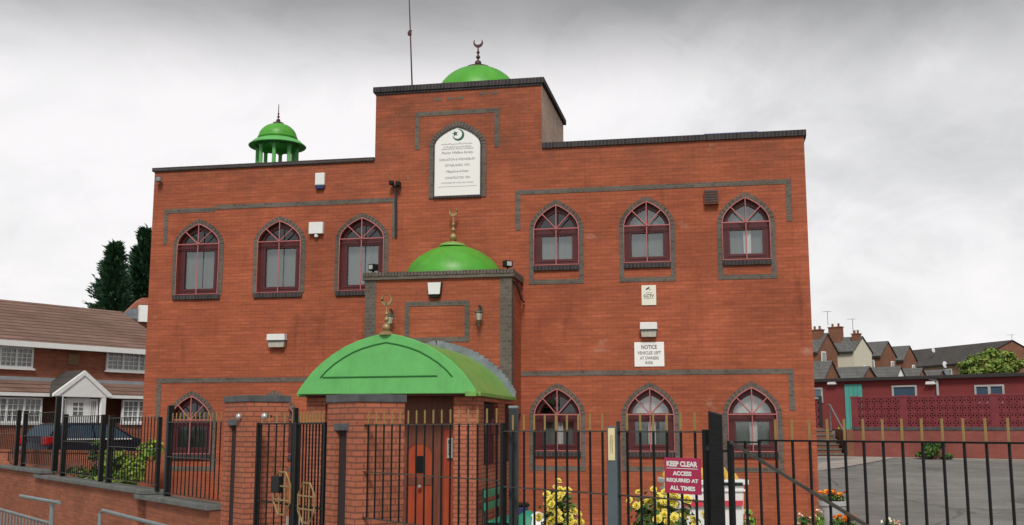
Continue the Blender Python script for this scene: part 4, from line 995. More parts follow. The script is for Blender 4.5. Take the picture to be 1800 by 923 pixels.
# dark vent at the foot of the wall
s0, z0 = fp.hit(962, 860); s1, z1 = fp.hit(1000, 892)
dv = thing('air_vent', 'dark air vent low in the wall behind the yellow bush', 'vent', fp.w((s0+s1)/2, -.002, z1), fp.rz)
m = MB(); m.prism([(-.16, 0), (.22, 0), (.2, z0 - z1), (-.2, z0 - z1)], -.05, 0); m.build('cover', M['interior'], dv, bevel=.01)
m = MB()
for k_ in range(5): m.box(-.17, -.06, .03 + k_*.07, .19, -.052, .055 + k_*.07)
m.build('slat', M['blackmetal'], dv)
# marigold planters
def planter(label, px, ptop, Y, R, h, seed, nf, m_):
    random.seed(seed); q = at(px, ptop, Y); z0 = gz(Y) + .045; hh = q.z - z0
    t = thing('planter', label, 'planter', (q.x, q.y, z0), 0, 'planters of orange marigolds')
    m = MB(); m.lathe([(R*.55, 0), (R*.62, .03), (R*.66, hh*.15), (R*.9, hh*.6), (R*.97, hh*.86), (R*1.06, hh*.88), (R*1.06, hh), (R*.92, hh), (R*.9, hh*.9)], 28); m.build('pot', m_, t, smooth=35)
    m = MB(); m.lathe([(R*.9, hh*.9), (R*.3, hh*.94)], 20); m.build('soil', M['soil'], t)
    m = MB(); leaves(m, 300, clump_place([((random.uniform(-.6, .6)*R, random.uniform(-.6, .6)*R, hh + .05), (R*.5, R*.5, .08)) for _ in range(6)]), .06); m.build('foliage', M['leaf'], t, weld=False)
    src = None
    for k_ in range(nf):
        a = random.uniform(0, 2*PI); rr = R*math.sqrt(random.uniform(0, 1)); p = (rr*math.cos(a), rr*math.sin(a), hh + random.uniform(.08, .17))
        if src is None:
            m = MB()
            for j in range(26):
                d = Vector((random.gauss(0, 1), random.gauss(0, 1), abs(random.gauss(0, .8)))).normalized(); u = d.cross(Vector((0, .3, 1))).normalized()
                m.add([d*.01, d*.035 + u*.018, d*.052, d*.035 - u*.018], [(0, 1, 2, 3)])
            src = m.build('flower', M['orange'], t, weld=False); f = src; f.location = p
        else: f = inst(src, t, p)
        s_ = random.uniform(.9, 1.5); f.scale = (s_, s_, s_); f.rotation_euler = (random.uniform(-.4, .7), random.uniform(-.4, .4), a)
planter('grey stone urn of orange marigolds at the corner of the mosque', 1463, 880, 21.6, .27, .5, 4, 22, M['urn'])
planter('brown pot of orange marigolds in front of the grey urn', 1482, 925, 18.6, .20, .4, 9, 16, M['purple'])
def small_plant(label, px, ptop, Y, r, seed, m_, nfl=0):
    random.seed(seed); q = at(px, ptop, Y); z0 = gz(Y) + .03
    t = thing('small_plant', label, 'plant', (q.x, q.y, z0)); hh = q.z - z0
    m = MB()
    for k_ in range(7):
        a = random.uniform(0, 2*PI); m.tube([(0, 0, 0), (r*.4*math.cos(a), r*.4*math.sin(a), hh*.5), (r*math.cos(a)*.8, r*.8*math.sin(a), hh*random.uniform(.7, .97))], [.008, .006, .003], 5)
    m.build('stem', M['leaf'], t)
    m = MB(); leaves(m, 160, clump_place([((random.uniform(-.6, .6)*r, random.uniform(-.6, .6)*r, hh*random.uniform(.55, .9)), (r*.4, r*.4, hh*.14)) for _ in range(6)]), .09); m.build('foliage', m_, t, weld=False)
    if nfl:
        m = MB(); leaves(m, nfl, clump_place([((0, 0, hh*.9), (r*.8, r*.8, hh*.12))]), .07); m.build('blossom', M['cream_fl'], t, weld=False)
small_plant('leafy plant with pale blossoms right of the white bin', 1305, 893, 14.5, .22, 21, M['leaf_light'], 40)
small_plant('low plant with pale and red blossoms under the gate brace', 1412, 904, 15.5, .17, 22, M['leaf'], 26)
small_plant('tall sparse stem beside the grey urn of marigolds', 1436, 890, 17.5, .13, 23, M['leaf_light'], 16)
small_plant('small weed with white tips at the car park edge', 1568, 912, 19.5, .22, 24, M['leaf'], 30)
# bush and low plants beside the left railings
def bush(label, px, ptop, Y, r, n, seed, m_, size=.11, z0=None, name='bush', H=None):
    random.seed(seed); q = at(px, ptop, Y); z0 = gz(Y) if z0 is None else z0; hh = q.z - z0
    t = thing(name, label, 'bush', (q.x, q.y, z0))
    cl = [((random.uniform(-.7, .7)*r, random.uniform(-.5, .5)*r, hh*random.uniform(.2, .85)), (r*random.uniform(.25, .5), r*.4, hh*random.uniform(.1, .2))) for _ in range(11)]
    m = MB(); leaves(m, n, clump_place(cl), size); m.build('foliage', m_, t, weld=False)
    m = MB()
    for c_, _ in cl: m.tube([(0, 0, 0), (c_[0]*.4, c_[1]*.4, c_[2]*.5), c_], [.03, .02, .008], 5)
    m.build('stem', M['bark'], t)
bush('bright green bush behind the railing at the mosque corner', 226, 768, 24.0, .62, 1700, 31, M['leaf_light'], .15)
bush('dark green climber on the tall railing post', 186, 745, 25.0, .30, 700, 32, M['leaf'], .13)
bush('small round bush low behind the railing in front of the porch', 141, 812, 27.0, .40, 600, 33, M['leaf_light'], .13)
bush('low leafy plant at the foot of the railing near the mosque', 212, 815, 23.2, .5, 700, 34, M['leaf_light'], .13)

# ================================================================== GUARD RAILS at the lower left
gl_ = Plane(at(-60, 868, 11.5)[:2], (at(120, 930, 9.6) - at(-60, 868, 11.5))[:2])
def rail_pt(px, py, Y): return at(px, py, Y)
g = thing('guard_rail', 'grey galvanised pedestrian guard rail with close vertical bars', 'guard rail', rail_pt(96, 900, 10.6).xy.to_3d())
def rel(p): return Vector(p) - g.location
tops = [rail_pt(-40, 852, 12.0), rail_pt(104, 884, 10.4)]
pa, pb_ = rail_pt(-40, 884, 12.0), rail_pt(92, 921, 10.6)
m = MB(); m.tube([rel(rail_pt(36, 872, 11.2)), rel(tops[1])], .018, 8); m.build('top_rail', M['steel'], g)
m = MB(); m.tube([rel(pa), rel(pb_)], .014, 8); m.build('rail', M['steel'], g)
m = MB(); b0 = Vector((pa.x, pa.y, .25)); b1 = Vector((pb_.x, pb_.y, .25)); m.tube([rel(b0), rel(b1)], .018, 8); m.build('rail', M['steel'], g)
bar0 = None
for k_ in range(24):
    p = pa + (pb_ - pa)*(k_ + .5)/24
    m = MB(); m.tube([(0, 0, -(p.z - .25)), (0, 0, 0)], .008, 6); o = m.build('bar', M['steel'], g); o.location = rel(p)
pp_ = rail_pt(92, 886, 10.6); m = MB(); m.tube([rel((pp_.x, pp_.y, .1)), rel(pp_)], .022, 8); m.build('post', M['steel'], g)
pq = rail_pt(-30, 856, 11.9); m = MB(); m.tube([rel((pq.x, pq.y, .1)), rel(pq)], .028, 8); m.build('post', M['steel'], g)
g2c = rail_pt(176, 897, 10.2)
g = thing('guard_rail', 'plain galvanised guard rail hoop right of the barred guard rail', 'guard rail', (g2c.x, g2c.y, .1))
e2 = rail_pt(330, 935, 8.9)
m = MB(); m.tube([rel((g2c.x, g2c.y, .1)), rel(g2c - Vector((0, 0, .03))), rel(g2c + Vector((.03, -.02, 0))), rel(e2)], .017, 8); m.build('hoop', M['steel'], g)
m = MB(); m.tube([rel((e2.x, e2.y, .1)), rel(e2)], .022, 8); m.build('post', M['steel'], g)

# ================================================================== LEFT: house, car, garden wall, conifers
hp = Plane(at(128, 752, 42)[:2], (.57, .82))
house = thing('house', 'red brick semi with brown tiled roof and white windows left of the mosque', 'house', hp.w(0, 0, 0), hp.rz)
def H_(px, py): return hp.hit(px, py)
ez = H_(128, 603)[1]; xl = H_(-60, 700)[0]; xr = H_(300, 700)[0]
g0 = .8
hw = MB(); hw.box(xl, 0, g0 - .5, xr, 8.0, ez); hw.prism([(xl, ez), (xl, ez)] , 0, 0) if 0 else None
hwall = hw.build('wall', M['house_brick'], house)
rx0, rz1 = 0, H_(128, 538)[1]
run = 4.0
# ridge height so that the ridge is seen where it is in the photo, 4 m behind the wall
ridge = hp.hit(128, 539, -run)[1]
m = MB(); m.add([(xl - .2, -.45, ez - .15), (xr + .2, -.45, ez - .15), (xr + .2, run, ridge), (xl - .2, run, ridge)], [(0, 1, 2, 3)])
m.add([(xl - .2, 8.45, ez - .15), (xr + .2, 8.45, ez - .15), (xr + .2, run, ridge), (xl - .2, run, ridge)], [(0, 1, 2, 3)])
m.add([(xl - .2, -.45, ez - .25), (xr + .2, -.45, ez - .25), (xr + .2, run, ridge - .1), (xl - .2, run, ridge - .1)], [(0, 1, 2, 3)])
rt = M['tile']; roof = m.build('roof', rt, house)
m = MB(); m.box(xl - .2, -.52, ez - .30, xr + .2, -.40, ez - .10); m.box(xl - .2, -.40, ez - .28, xr + .2, 0, ez - .24); m.build('fascia', M['white'], house)
for sx_, m1 in ((xl, 0), (xr, 0)):
    m = MB(); m.add([(sx_, 0, ez), (sx_, 8, ez), (sx_, run, ridge)], [(0, 1, 2)]); m.build('gable_wall', M['house_brick'], house)
def cwindow(parent, x0, z0, x1, z1, nx, y=-.03, small=(), name='window'):
    f = MB(); t = .07
    f.box(x0, y - .04, z0, x1, y + .06, z0 + t); f.box(x0, y - .04, z1 - t, x1, y + .06, z1)
    for k_ in range(nx + 1):
        x_ = x0 + (x1 - x0 - t)*k_/nx; f.box(x_, y - .038, z0 + t, x_ + t, y + .058, z1 - t)
    f.box(x0 - .06, y - .10, z0 - .07, x1 + .06, y, z0 - .001)
    Wd = f.build(name, M['white'], parent)
    p = MB(); p.add([(x0 + t, y + .01, z0 + t), (x1 - t, y + .01, z0 + t), (x1 - t, y + .01, z1 - t), (x0 + t, y + .01, z1 - t)], [(0, 1, 2, 3)]); p.build('pane', M['win'], Wd)
    b_ = MB()
    for k_ in range(nx):
        a = x0 + t + (x1 - x0 - t)*k_/nx; bb_ = x0 + (x1 - x0 - t)*(k_ + 1)/nx
        for j in (1, 2): b_.box(a + (bb_-a)*j/3 - .012, y - .02, z0 + t, a + (bb_-a)*j/3 + .012, y + .008, z1 - t)
        for j in (1, 2, 3): b_.box(a, y - .018, z0 + t + (z1-z0-2*t)*j/4 - .012, bb_, y + .006, z0 + t + (z1-z0-2*t)*j/4 + .012)
    b_.build('glazing_bar', M['white'], Wd)
M['win'] = mat('house_window_glass', (.22, .25, .25), .08, var=.6, vscale=1.2, spec=.6)
M['net'] = M['win']
def hrect(x0p, y0p, x1p, y1p):
    a, za = H_(x0p, y0p); b, zb = H_(x1p, y1p); return a, min(za, zb), b, max(za, zb)
x0, z0, x1, z1 = hrect(-30, 606, 56, 648); cwindow(house, x0, z0, x1, z1, 3)
x0, z0, x1, z1 = hrect(187, 616, 270, 655); cwindow(house, x0, z0, x1, z1, 3)
x0, z0, x1, z1 = hrect(120, 621, 138, 642); m = MB(); m.box(x0, -.04, z0, x1, -.002, z1); m.build('wall_plaque', M['buff_brick'], house, bevel=.02)
# lean-to roof over the ground floor bays, white gutter
a, zt_ = H_(128, 676); _, zb_ = H_(128, 697)
m = MB(); m.add([(xl, 0, zt_ + .1), (xr, 0, zt_ + .1), (xr, -.9, zb_ + .05), (xl, -.9, zb_ + .05)], [(0, 1, 2, 3)]); m.add([(xl, 0, zt_ + .02), (xr, 0, zt_ + .02), (xr, -.9, zb_ - .02), (xl, -.9, zb_ - .02)], [(0, 1, 2, 3)]); m.build('lean_to_roof', M['tile'], house)
m = MB(); m.box(xl, -.03, zt_ + .08, xr, -.002, zt_ + .22); m.build('lead_strip', M['grey_trim'], house)
m = MB(); m.box(xl, -.98, zb_ - .06, xr, -.90, zb_ + .06); m.build('gutter', M['white'], house)
for (p0, p1) in ((-40, 52), (196, 275)):
    x0, z0, x1, z1 = hrect(p0, 699, p1, 744)
    m = MB(); m.box(x0, -.75, g0 - .4, x1, 0, z0); bay = m.build('bay', M['house_brick'], house)
    cwindow(house, x0, z0, x1, zb_ - .1, 3, -.72)
# porch
po_ = 1.3
def Hp(px, py): return hp.hit(px, py, po_)
ax, az = Hp(146, 660); lx, lz = Hp(103, 697); rx, rz_ = Hp(188, 697)
hwid = (rx - lx)/2; ax = (lx + rx)/2
m = MB(); m.prism([(lx - .22, lz), (rx + .22, lz), (rx + .22, lz + .10), (ax, az + .18), (lx - .22, lz + .10)], -po_, -po_ + .08); m.prism([(lx - .22, lz + .02), (lx - .02, lz + .02), (ax, az), (rx + .02, lz + .02), (rx + .22, lz + .02), (rx + .22, lz + .10), (ax, az + .19), (lx - .22, lz + .10)], -po_ - .04, -po_ - .001); pg = m.build('porch_gable', M['white'], house, bevel=.01)
m = MB()
for sg in (1, -1):
    ex = ax + sg*(hwid + .16); dzr = .14
    m.prism([(ax, az + .04), (ex, lz - .02), (ex, lz + .10), (ax, az + .20)] if sg == 1 else [(ax, az + .04), (ax, az + .20), (ex, lz + .10), (ex, lz - .02)], -po_ + .09, 0)
m.build('porch_roof', M['slate_dark'], house)
for x_ in (lx + .02, rx - .20): m = MB(); m.box(x_, -po_ + .01, g0 - .3, x_ + .18, -po_ + .16, lz); m.build('porch_column', M['white'], house)
d0 = Hp(124, 700)[0]; d1 = Hp(163, 700)[0]
m = MB(); m.box(d0, -po_ + .2, g0, d1, -po_ + .28, lz - .02); hd_ = m.build('front_door', M['white'], house)
dm_ = (d0 + d1)/2; dzb = Hp(143, 730)[1]; dzt = Hp(143, 708)[1]
m = MB(); m.box(dm_ - .2, -po_ + .185, dzb, dm_ + .2, -po_ + .199, dzt); m.build('door_pane', M['win'], hd_)
m = MB()
for j in (1, 2): m.box(dm_ - .2, -po_ + .17, dzb + (dzt-dzb)*j/3 - .015, dm_ + .2, -po_ + .184, dzb + (dzt-dzb)*j/3 + .015)
m.box(dm_ - .015, -po_ + .172, dzb, dm_ + .015, -po_ + .186, dzt); m.build('glazing_bar', M['white'], hd_)
for (a_, b_) in ((lx + .22, d0 - .02), (d1 + .02, rx - .22)):
    cwindow(house, a_, g0 + .9, b_, lz - .05, 1, -po_ + .24, name='side_light')
    m = MB(); m.box(a_, -po_ + .21, g0 - .3, b_, -po_ + .3, g0 + .82); m.build('porch_panel', M['house_brick'], house)
# chimneyed neighbour behind
q = at(243, 535, 50)
nb = thing('chimney_house', 'brick gable and white render just visible behind the tiled roof', 'house', (q.x, q.y, 0), rad(30))
zq = lambda py: at(243, py, 50).z
m = MB(); m.box(-.4, 0, 0, 3.0, 5, zq(560)); m.build('wall', M['house_brick'], nb)
m = MB(); m.prism([(-.55, zq(553)), (.2, zq(522)), (1.4, zq(520)), (1.4, zq(553))], .2, 1.6); m.build('chimney', M['house_brick'], nb)
m = MB(); m.box(.02, -.25, zq(566), 1.4, .15, zq(537)); m.build('render_panel', M['white'], nb)
m = MB(); m.prism([(-.9, zq(566)), (-.35, zq(543)), (.02, zq(543)), (.02, zq(566))], .0, .15); m.build('flashing', M['flash'], nb)
# low garden wall across the side street
a, b = at(-60, 790, 31), at(262, 792, 27.2)
gp = Plane(a[:2], (b - a)[:2]); L = (b - a).xy.length
gw = thing('garden_wall', 'low dark red brick wall in front of the parked car', 'wall', gp.w(0, 0, 0), gp.rz)
m = MB(); m.box(0, 0, .2, L, .22, a.z - .05); m.build('brickwork', M['house_brick'], gw)
m = MB(); m.box(-.02, -.03, a.z - .05, L, .25, a.z + .02); m.build('coping', M['garden_brick'], gw, bevel=.01)
# parked car
cA = at(56, 752, 32.6); cdir = Vector((.57, .82, 0)).normalized()
car = thing('parked_car', 'dark blue hatchback with red tail lamps parked by the white porch', 'car', (cA.x, cA.y, gz(33) + .02), math.atan2(cdir.y, cdir.x))
prof = [(0, .35), (.02, .62), (.06, .86), (.14, .98), (.50, 1.36), (.85, 1.44), (1.9, 1.44), (2.35, 1.36), (3.0, 1.0), (3.75, .86), (4.02, .68), (4.05, .35), (3.7, .22), (.3, .22)]
def carsec(mb, prof, hw_top, hw, z_sh):
    n = len(prof); rows = []
    for y_, inset in ((-hw, 0), (hw, 0)): pass
    def wy(z): return hw if z <= z_sh else hw - (hw - hw_top)*(z - z_sh)/(1.44 - z_sh)
    vs = [(x, -wy(z), z) for x, z in prof] + [(x, wy(z), z) for x, z in prof]
    tri = tessellate_polygon([[Vector((x, z, 0)) for x, z in prof]])
    mb.add(vs, [tuple(t) for t in tri] + [tuple(i + n for i in reversed(t)) for t in tri] + [(i, (i+1) % n, n + (i+1) % n, n + i) for i in range(n)])
m = MB(); carsec(m, prof, .62, .84, .9); m.build('body', M['navy'], car, bevel=.04, smooth=35)
m = MB()
for sg in (-1, 1):
    for xs2 in (([(.62, .98), (1.55, .98), (1.55, 1.36), (.88, 1.36), (.66, 1.25)]), ([(1.62, .98), (2.85, .98), (2.32, 1.32), (1.90, 1.37), (1.62, 1.37)])):
        wy = lambda z: .855 - .22*(z - .9)/.54
        m.add([(x, sg*(wy(z) + .004), z) for x, z in xs2], [tuple(range(len(xs2)))])
m.build('side_window', M['carglass'], car)
m = MB(); m.add([(.175, -.66, 1.02), (.175, .66, 1.02), (.47, .58, 1.345), (.47, -.58, 1.345)], [(0, 1, 2, 3)]); 
for v in range(len(m.v)): x, y, z = m.v[v]; m.v[v] = (x - .014, y, z + .012)
m.build('rear_window', M['carglass'], car)
m = MB(); m.add([(2.42, -.56, 1.345), (2.42, .56, 1.345), (2.98, .70, 1.03), (2.98, -.70, 1.03)], [(0, 1, 2, 3)])
for v in range(len(m.v)): x, y, z = m.v[v]; m.v[v] = (x + .010, y, z + .014)
m.build('windscreen', M['carglass'], car)
for sg in (-1, 1):
    m = MB(); m.box(-.02, sg*.70 - .14, .78, .24, sg*.70 + .155, 1.02); m.build('tail_light', M['tail'], car, bevel=.03)
m = MB(); m.box(-.06, -.80, .36, .12, .80, .58); m.box(3.96, -.78, .34, 4.1, .78, .56); m.build('bumper', M['navy'], car, bevel=.05)
m = MB()
for sg in (-1, 1): m.tube([(.6, sg*.856, .94), (2.9, sg*.856, .94)], .026, 6)
m.build('chrome_strip', M['plastic'], car)
for x_ in (.75, 3.2):
    for sg in (-1, 1):
        m = MB(); m.lathe([(.20, -.09), (.29, -.09), (.31, -.06), (.31, .06), (.29, .09), (.20, .09)], 24)
        wv = m.build('wheel', M['tyre'], car, smooth=40); wv.location = (x_, sg*.78, .31); wv.rotation_euler = (PI/2, 0, 0)
        m = MB(); m.lathe([(.20, -.07), (.205, .07), (.05, .08)], 16); m.build('rim', M['silver'], wv, smooth=40)
# conifers
def conifer(label, px, ptop, Y, wbase, seed):
    random.seed(seed); q = at(px, ptop, Y); z0 = gz(Y); H = q.z - z0
    t = thing('conifer_tree', label, 'conifer', (q.x, q.y, z0), 0, 'dark conifers behind the houses')
    m = MB(); m.tube([(0, 0, 0), (0, 0, H*.95)], [.16, .02], 7); m.build('trunk', M['bark'], t)
    m = MB()
    for k_ in range(900):
        f = random.random()**.8; z = H*(.1 + .9*f); a = random.uniform(0, 2*PI); R = wbase*(1 - f)**.6 * (.5 + .5*random.random())*(1 + .22*math.sin(3*a + 9*f + seed))
        tipv = Vector((R*math.cos(a), R*math.sin(a), z + .12*R)); base = Vector((0, 0, z - .35*R))
        for j in range(9):
            g_ = .35 + .65*(j + random.random())/9; p = base.lerp(tipv, g_) + Vector((random.gauss(0, .06), random.gauss(0, .06), random.gauss(0, .08)))
            s = .34*(1.25 - .5*g_); d = (tipv - base).normalized(); side = d.cross(Vector((0, 0, 1))).normalized()*(s*.35); up = Vector((random.gauss(0, .08), random.gauss(0, .08), random.uniform(-.05, .16)))
            m.add([p - side, p + side, p + d*s + up], [(0, 1, 2)]); sd_ = Vector((0, 0, s*.3)); m.add([p - sd_, p + sd_, p + d*s*.9 + up], [(0, 1, 2)])
    m.build('crown', M['conifer'], t, weld=False)
conifer('dark conifer with a pointed top behind the tiled roof', 203, 431, 60, 2.3, 41)
conifer('taller dark conifer hidden partly behind the corner of the mosque', 256, 406, 63, 2.5, 42)

# ================================================================== RIGHT: terrace houses, shed, screen wall
def gable_house(label, apex, ridge_left, eave_dx, eave_y, Y, phi, m_wall, m_gable=None, m_roof=None, wall_h=6.0, depth_px=None, win=None, name='terraced_house', cat='house', group='terraced houses on the hill', chim=None):
    A = at(apex[0], apex[1], Y); r = Vector((-math.cos(phi), math.sin(phi), 0)); e = Vector((math.sin(phi), math.cos(phi), 0))
    scl = F / (Y * math.cos(PITCH) + (A.z - HC) * math.sin(PITCH))
    rr = ray(ridge_left, apex[1]); u = rr.x / rr.y
    Ln = (A.x - u*A.y) / (math.cos(phi) + u*math.sin(phi)); Ln = max(Ln, .5)
    ua = A.x / A.y; w_ = eave_dx / scl / max(math.sin(phi) - ua * math.cos(phi), .2); hr = (eave_y - apex[1]) / scl
    base = max(gz(Y) - .5, A.z - hr - wall_h)
    t = thing(name, label, cat, (A.x, A.y, base), math.atan2(r.y, r.x), group)
    zE = A.z - hr - base; zA = A.z - base
    # local frame: x along ridge (going left/away), y across: local y = rot90(r) ; near side sign
    ly = Vector((-r.y, r.x, 0)); sg = -1 if ly.dot(e) > 0 else 1     # near eave direction along local y
    near, far = sg*w_, -sg*w_
    m = MB(); m.box(0.02, min(near, far), 0, Ln, max(near, far), zE); W = m.build('wall', m_wall, t)
    m = MB(); m.add([(0, near, 0), (0, far, 0), (0, far, zE), (0, 0, zA), (0, near, zE)], [(0, 1, 2, 3, 4)]); m.build('gable', m_gable or m_wall, t)
    m = MB(); ov = .12; k_ = hr / w_
    for yy in (near, far):
        s_ = 1 if yy > 0 else -1
        m.add([(-ov, 0, zA + .08), (Ln + .05, 0, zA + .08), (Ln + .05, yy + s_*.25, zE - k_*.25 + .06), (-ov, yy + s_*.25, zE - k_*.25 + .06)], [(0, 1, 2, 3)])
        m.add([(-ov, 0, zA - .06), (Ln + .05, 0, zA - .06), (Ln + .05, yy + s_*.25, zE - k_*.25 - .08), (-ov, yy + s_*.25, zE - k_*.25 - .08)], [(0, 1, 2, 3)])
    m.build('roof', m_roof or M['slate'], t)
    m = MB(); m.box(0, near + sg*.2 - .06, zE - k_*.25 - .16, Ln, near + sg*.2 + .06, zE - k_*.25 - .04); m.build('gutter', M['felt'], t)
    for (x_, z_, ww, hh, side) in (win or []):
        m = MB()
        if side == 'g': m.box(-.06, x_ - ww/2, zE + z_, .005, x_ + ww/2, zE + z_ + hh)
        else: m.box(x_, near + (0 if sg < 0 else -.005) + (-.06 if sg < 0 else 0), zE + z_, x_ + ww, near + (.005 if sg < 0 else .06), zE + z_ + hh)
        f = m.build('window', M['white'], t)
        m = MB()
        if side == 'g': m.box(-.075, x_ - ww/2 + .1, zE + z_ + .1, -.061, x_ + ww/2 - .1, zE + z_ + hh - .1)
        else: m.box(x_ + .1, near + sg*.061 - .007, zE + z_ + .1, x_ + ww - .1, near + sg*.061 + .007, zE + z_ + hh - .1)
        m.build('pane', M['win'], f)
    if chim:
        for (x_, y_, wx, h_, pots) in chim:
            m = MB(); m.box(x_ - wx/2, y_ - .35, zA - 1.2, x_ + wx/2, y_ + .35, zA + h_); m.box(x_ - wx/2 - .06, y_ - .41, zA + h_, x_ + wx/2 + .06, y_ + .41, zA + h_ + .12); c_ = m.build('chimney', M['far_brick'], t)
            m = MB()
            for j in range(pots): m.lathe([(.15, 0), (.12, .06), (.12, .32), (.15, .36)], 10, (x_ - wx/2 + (j + .5)*wx/pots, y_, zA + h_ + .12))
            m.build('chimney_pot', M['far_brick'], c_)
    return t, Ln
PH = rad(46)
gable_house('terraced house with brick gable nearest the mosque, upper row', (1453.5, 586.5), 1405, 17, 617, 116, PH, M['far_brick'], win=[(.9, -1.6, .9, 1.5, 'g'), (1.2, -1.9, .8, 1.4, 'n')], chim=[(.9, .4, 1.2, .35, 2)])
gable_house('cream rendered terraced house in the upper row', (1515, 592), 1457, 16, 617, 121, PH, M['cream'], win=[(-.3, -2.8, .5, 1.2, 'g')], chim=[(2.9, .5, 1.5, 1.15, 2), (.45, .4, .8, .25, 2)])
gable_house('brick gabled terraced house right of the cream one', (1560, 600.5), 1518, 13, 624, 127, PH, M['far_brick'], win=[(-.9, -2.2, .7, 1.5, 'g'), (.8, -2, .7, 1.4, 'n')])
gable_house('small brick gabled terraced house at the right end of the upper row', (1598, 608.5), 1564, 11, 631, 133, PH, M['far_brick'], win=[(-.8, -2.2, .7, 1.5, 'g')])
for (lab, ap, rl, dx, ey, mg) in (('low slate roofed extension nearest the mosque, lower row', (1461, 635.5), 1405, 14, 666, None), ('low slate roofed extension with a brick gable below the cream house', (1527, 645), 1468, 12, 664, None),
        ('low slate roofed extension with a white gable, lower row', (1582, 645), 1529, 8, 664, M['white']), ('low slate roofed extension below the right end of the terrace', (1620, 648), 1586, 8, 665, None), ('smallest low slate roofed extension in front of the long buff building', (1655, 651), 1628, 7, 664, None)):
    gable_house(lab, ap, rl, dx, ey, 92 + (ap[0] - 1461)*.08, PH, M['far_brick'], m_gable=mg, name='extension', cat='extension', group='low rear extensions below the terrace', wall_h=4)
t, Ln = gable_house('long buff brick building with dark roof on the right', (1779, 598.5), 1590, 72, 638, 150, rad(72), M['buff_brick'], m_gable=M['far_brick'], m_roof=M['slate_dark'], wall_h=7, win=[(4, -2.4, 2.2, 1.7, 'n'), (9, -2.4, 2.2, 1.7, 'n'), (13.5, -2.4, 2.2, 1.7, 'n'), (18, -2.4, 2.2, 1.7, 'n'), (23, -2.4, 2.2, 1.7, 'n')], name='long_building', cat='building', group=None)
for (px_, py_, lab) in ((1607, 607, None),): pass
def aerial(label, px, pt, pb, Y):
    a, b = at(px, pb, Y), at(px, pt, Y)
    t = thing('tv_aerial', label, 'aerial', a, .4, 'rooftop aerials')
    h = b.z - a.z; m = MB(); m.tube([(0, 0, 0), (0, 0, h)], .035, 6); m.build('mast', M['steel'], t)
    m = MB(); m.tube([(-.7, 0, h - .1), (.5, 0, h - .02)], .02, 5)
    for k_ in range(5): m.tube([(-.6 + k_*.25, -.25, h - .09 + k_*.015), (-.6 + k_*.25, .25, h - .09 + k_*.015)], .014, 4)
    m.build('antenna', M['steel'], t)
aerial('tall thin aerial on the big brick chimney', 1455.5, 547, 572, 126)
aerial('thin aerial above the cream house', 1500, 560, 592, 126)
aerial('aerial at the gable end of the long buff building', 1779, 588, 600, 150)
def sat_dish(label, px, py, Y):
    t = thing('satellite_dish', label, 'satellite dish', at(px, py, Y), .5, 'satellite dishes')
    m = MB(); m.lathe([(.03, -.05), (.2, 0), (.32, .07)], 14); o = m.build('dish', M['plastic'], t, smooth=60); o.rotation_euler = (rad(-80), 0, 0)
    m = MB(); m.tube([(0, .1, -.25), (0, 0, 0)], .03, 6); m.tube([(0, 0, -.05), (0, -.35, .05)], .015, 5); m.build('bracket', M['steel'], t)
bpy.context.view_layer.update()
def on_long(px, zoff, across):                       # a point on the long building's near eave or roof, at the wanted bearing
    best = None; wall_ = next(c_ for c_ in t.children if c_.name.startswith('wall'))
    near_y = min((v[1] for v in wall_.bound_box), key=lambda y: (t.matrix_world @ Vector((0, y, 0))).y)
    zE_ = max(v[2] for v in wall_.bound_box)
    for k_ in range(400):
        p = t.matrix_world @ Vector((Ln*k_/400, near_y*across, zE_ + zoff)); d = abs(900 + F*p.x/(p.y*math.cos(PITCH) + (p.z - HC)*math.sin(PITCH)) - px)
        if best is None or d < best[0]: best = (d, p)
    return best[1]
def sat_dish2(label, p, k_):
    q = thing('satellite_dish', label, 'satellite dish', p, .5, 'satellite dishes')
    m = MB(); m.lathe([(.03, -.05), (.2, 0), (.32, .07)], 14); o = m.build('dish', M['plastic'], q, smooth=60); o.rotation_euler = (rad(80), 0, 0); o.scale = (k_, k_, k_)
    m = MB(); m.tube([(0, .3, -.5), (0, 0, 0)], .04, 6); m.tube([(0, 0, -.05), (0, -.45, .05)], .02, 5); m.build('bracket', M['steel'], q)
sat_dish2('white satellite dish below the eave of the long buff building', on_long(1660, -.1, 1.06), 1.5)
sat_dish2('small white satellite dish on the roof of the long buff building', on_long(1640, 2.4, .62), 1.1)
# tree behind the shed
random.seed(77)
q = at(1742, 610, 56); t = thing('broadleaf_tree', 'light green tree rising behind the maroon shed', 'tree', (q.x, q.y, gz(56)))
zc_ = at(1742, 645, 56).z - gz(56)
cl = []
for k_ in range(60):
    a = random.uniform(0, 2*PI); rr = random.uniform(.1, 1.35); cl.append(((rr*math.cos(a)*1.15, rr*math.sin(a), zc_ - .1 + random.uniform(-.9, .8)*(1.25 - .4*rr)), (random.uniform(.2, .42), .4, random.uniform(.16, .32))))
m = MB(); leaves(m, 9000, clump_place(cl), .19); m.build('crown', M['leaf_tree'], t, weld=False)
m = MB(); m.tube([(0, 0, 0), (.05, 0, zc_*.5), (0, 0, zc_)], [.14, .10, .04], 8)
for c_, _ in cl[:9]: m.tube([(0, 0, zc_*.62), (c_[0]*.5, c_[1]*.5, (zc_*.62 + c_[2])/2), c_], [.05, .03, .012], 5)
m.build('trunk', M['bark'], t)
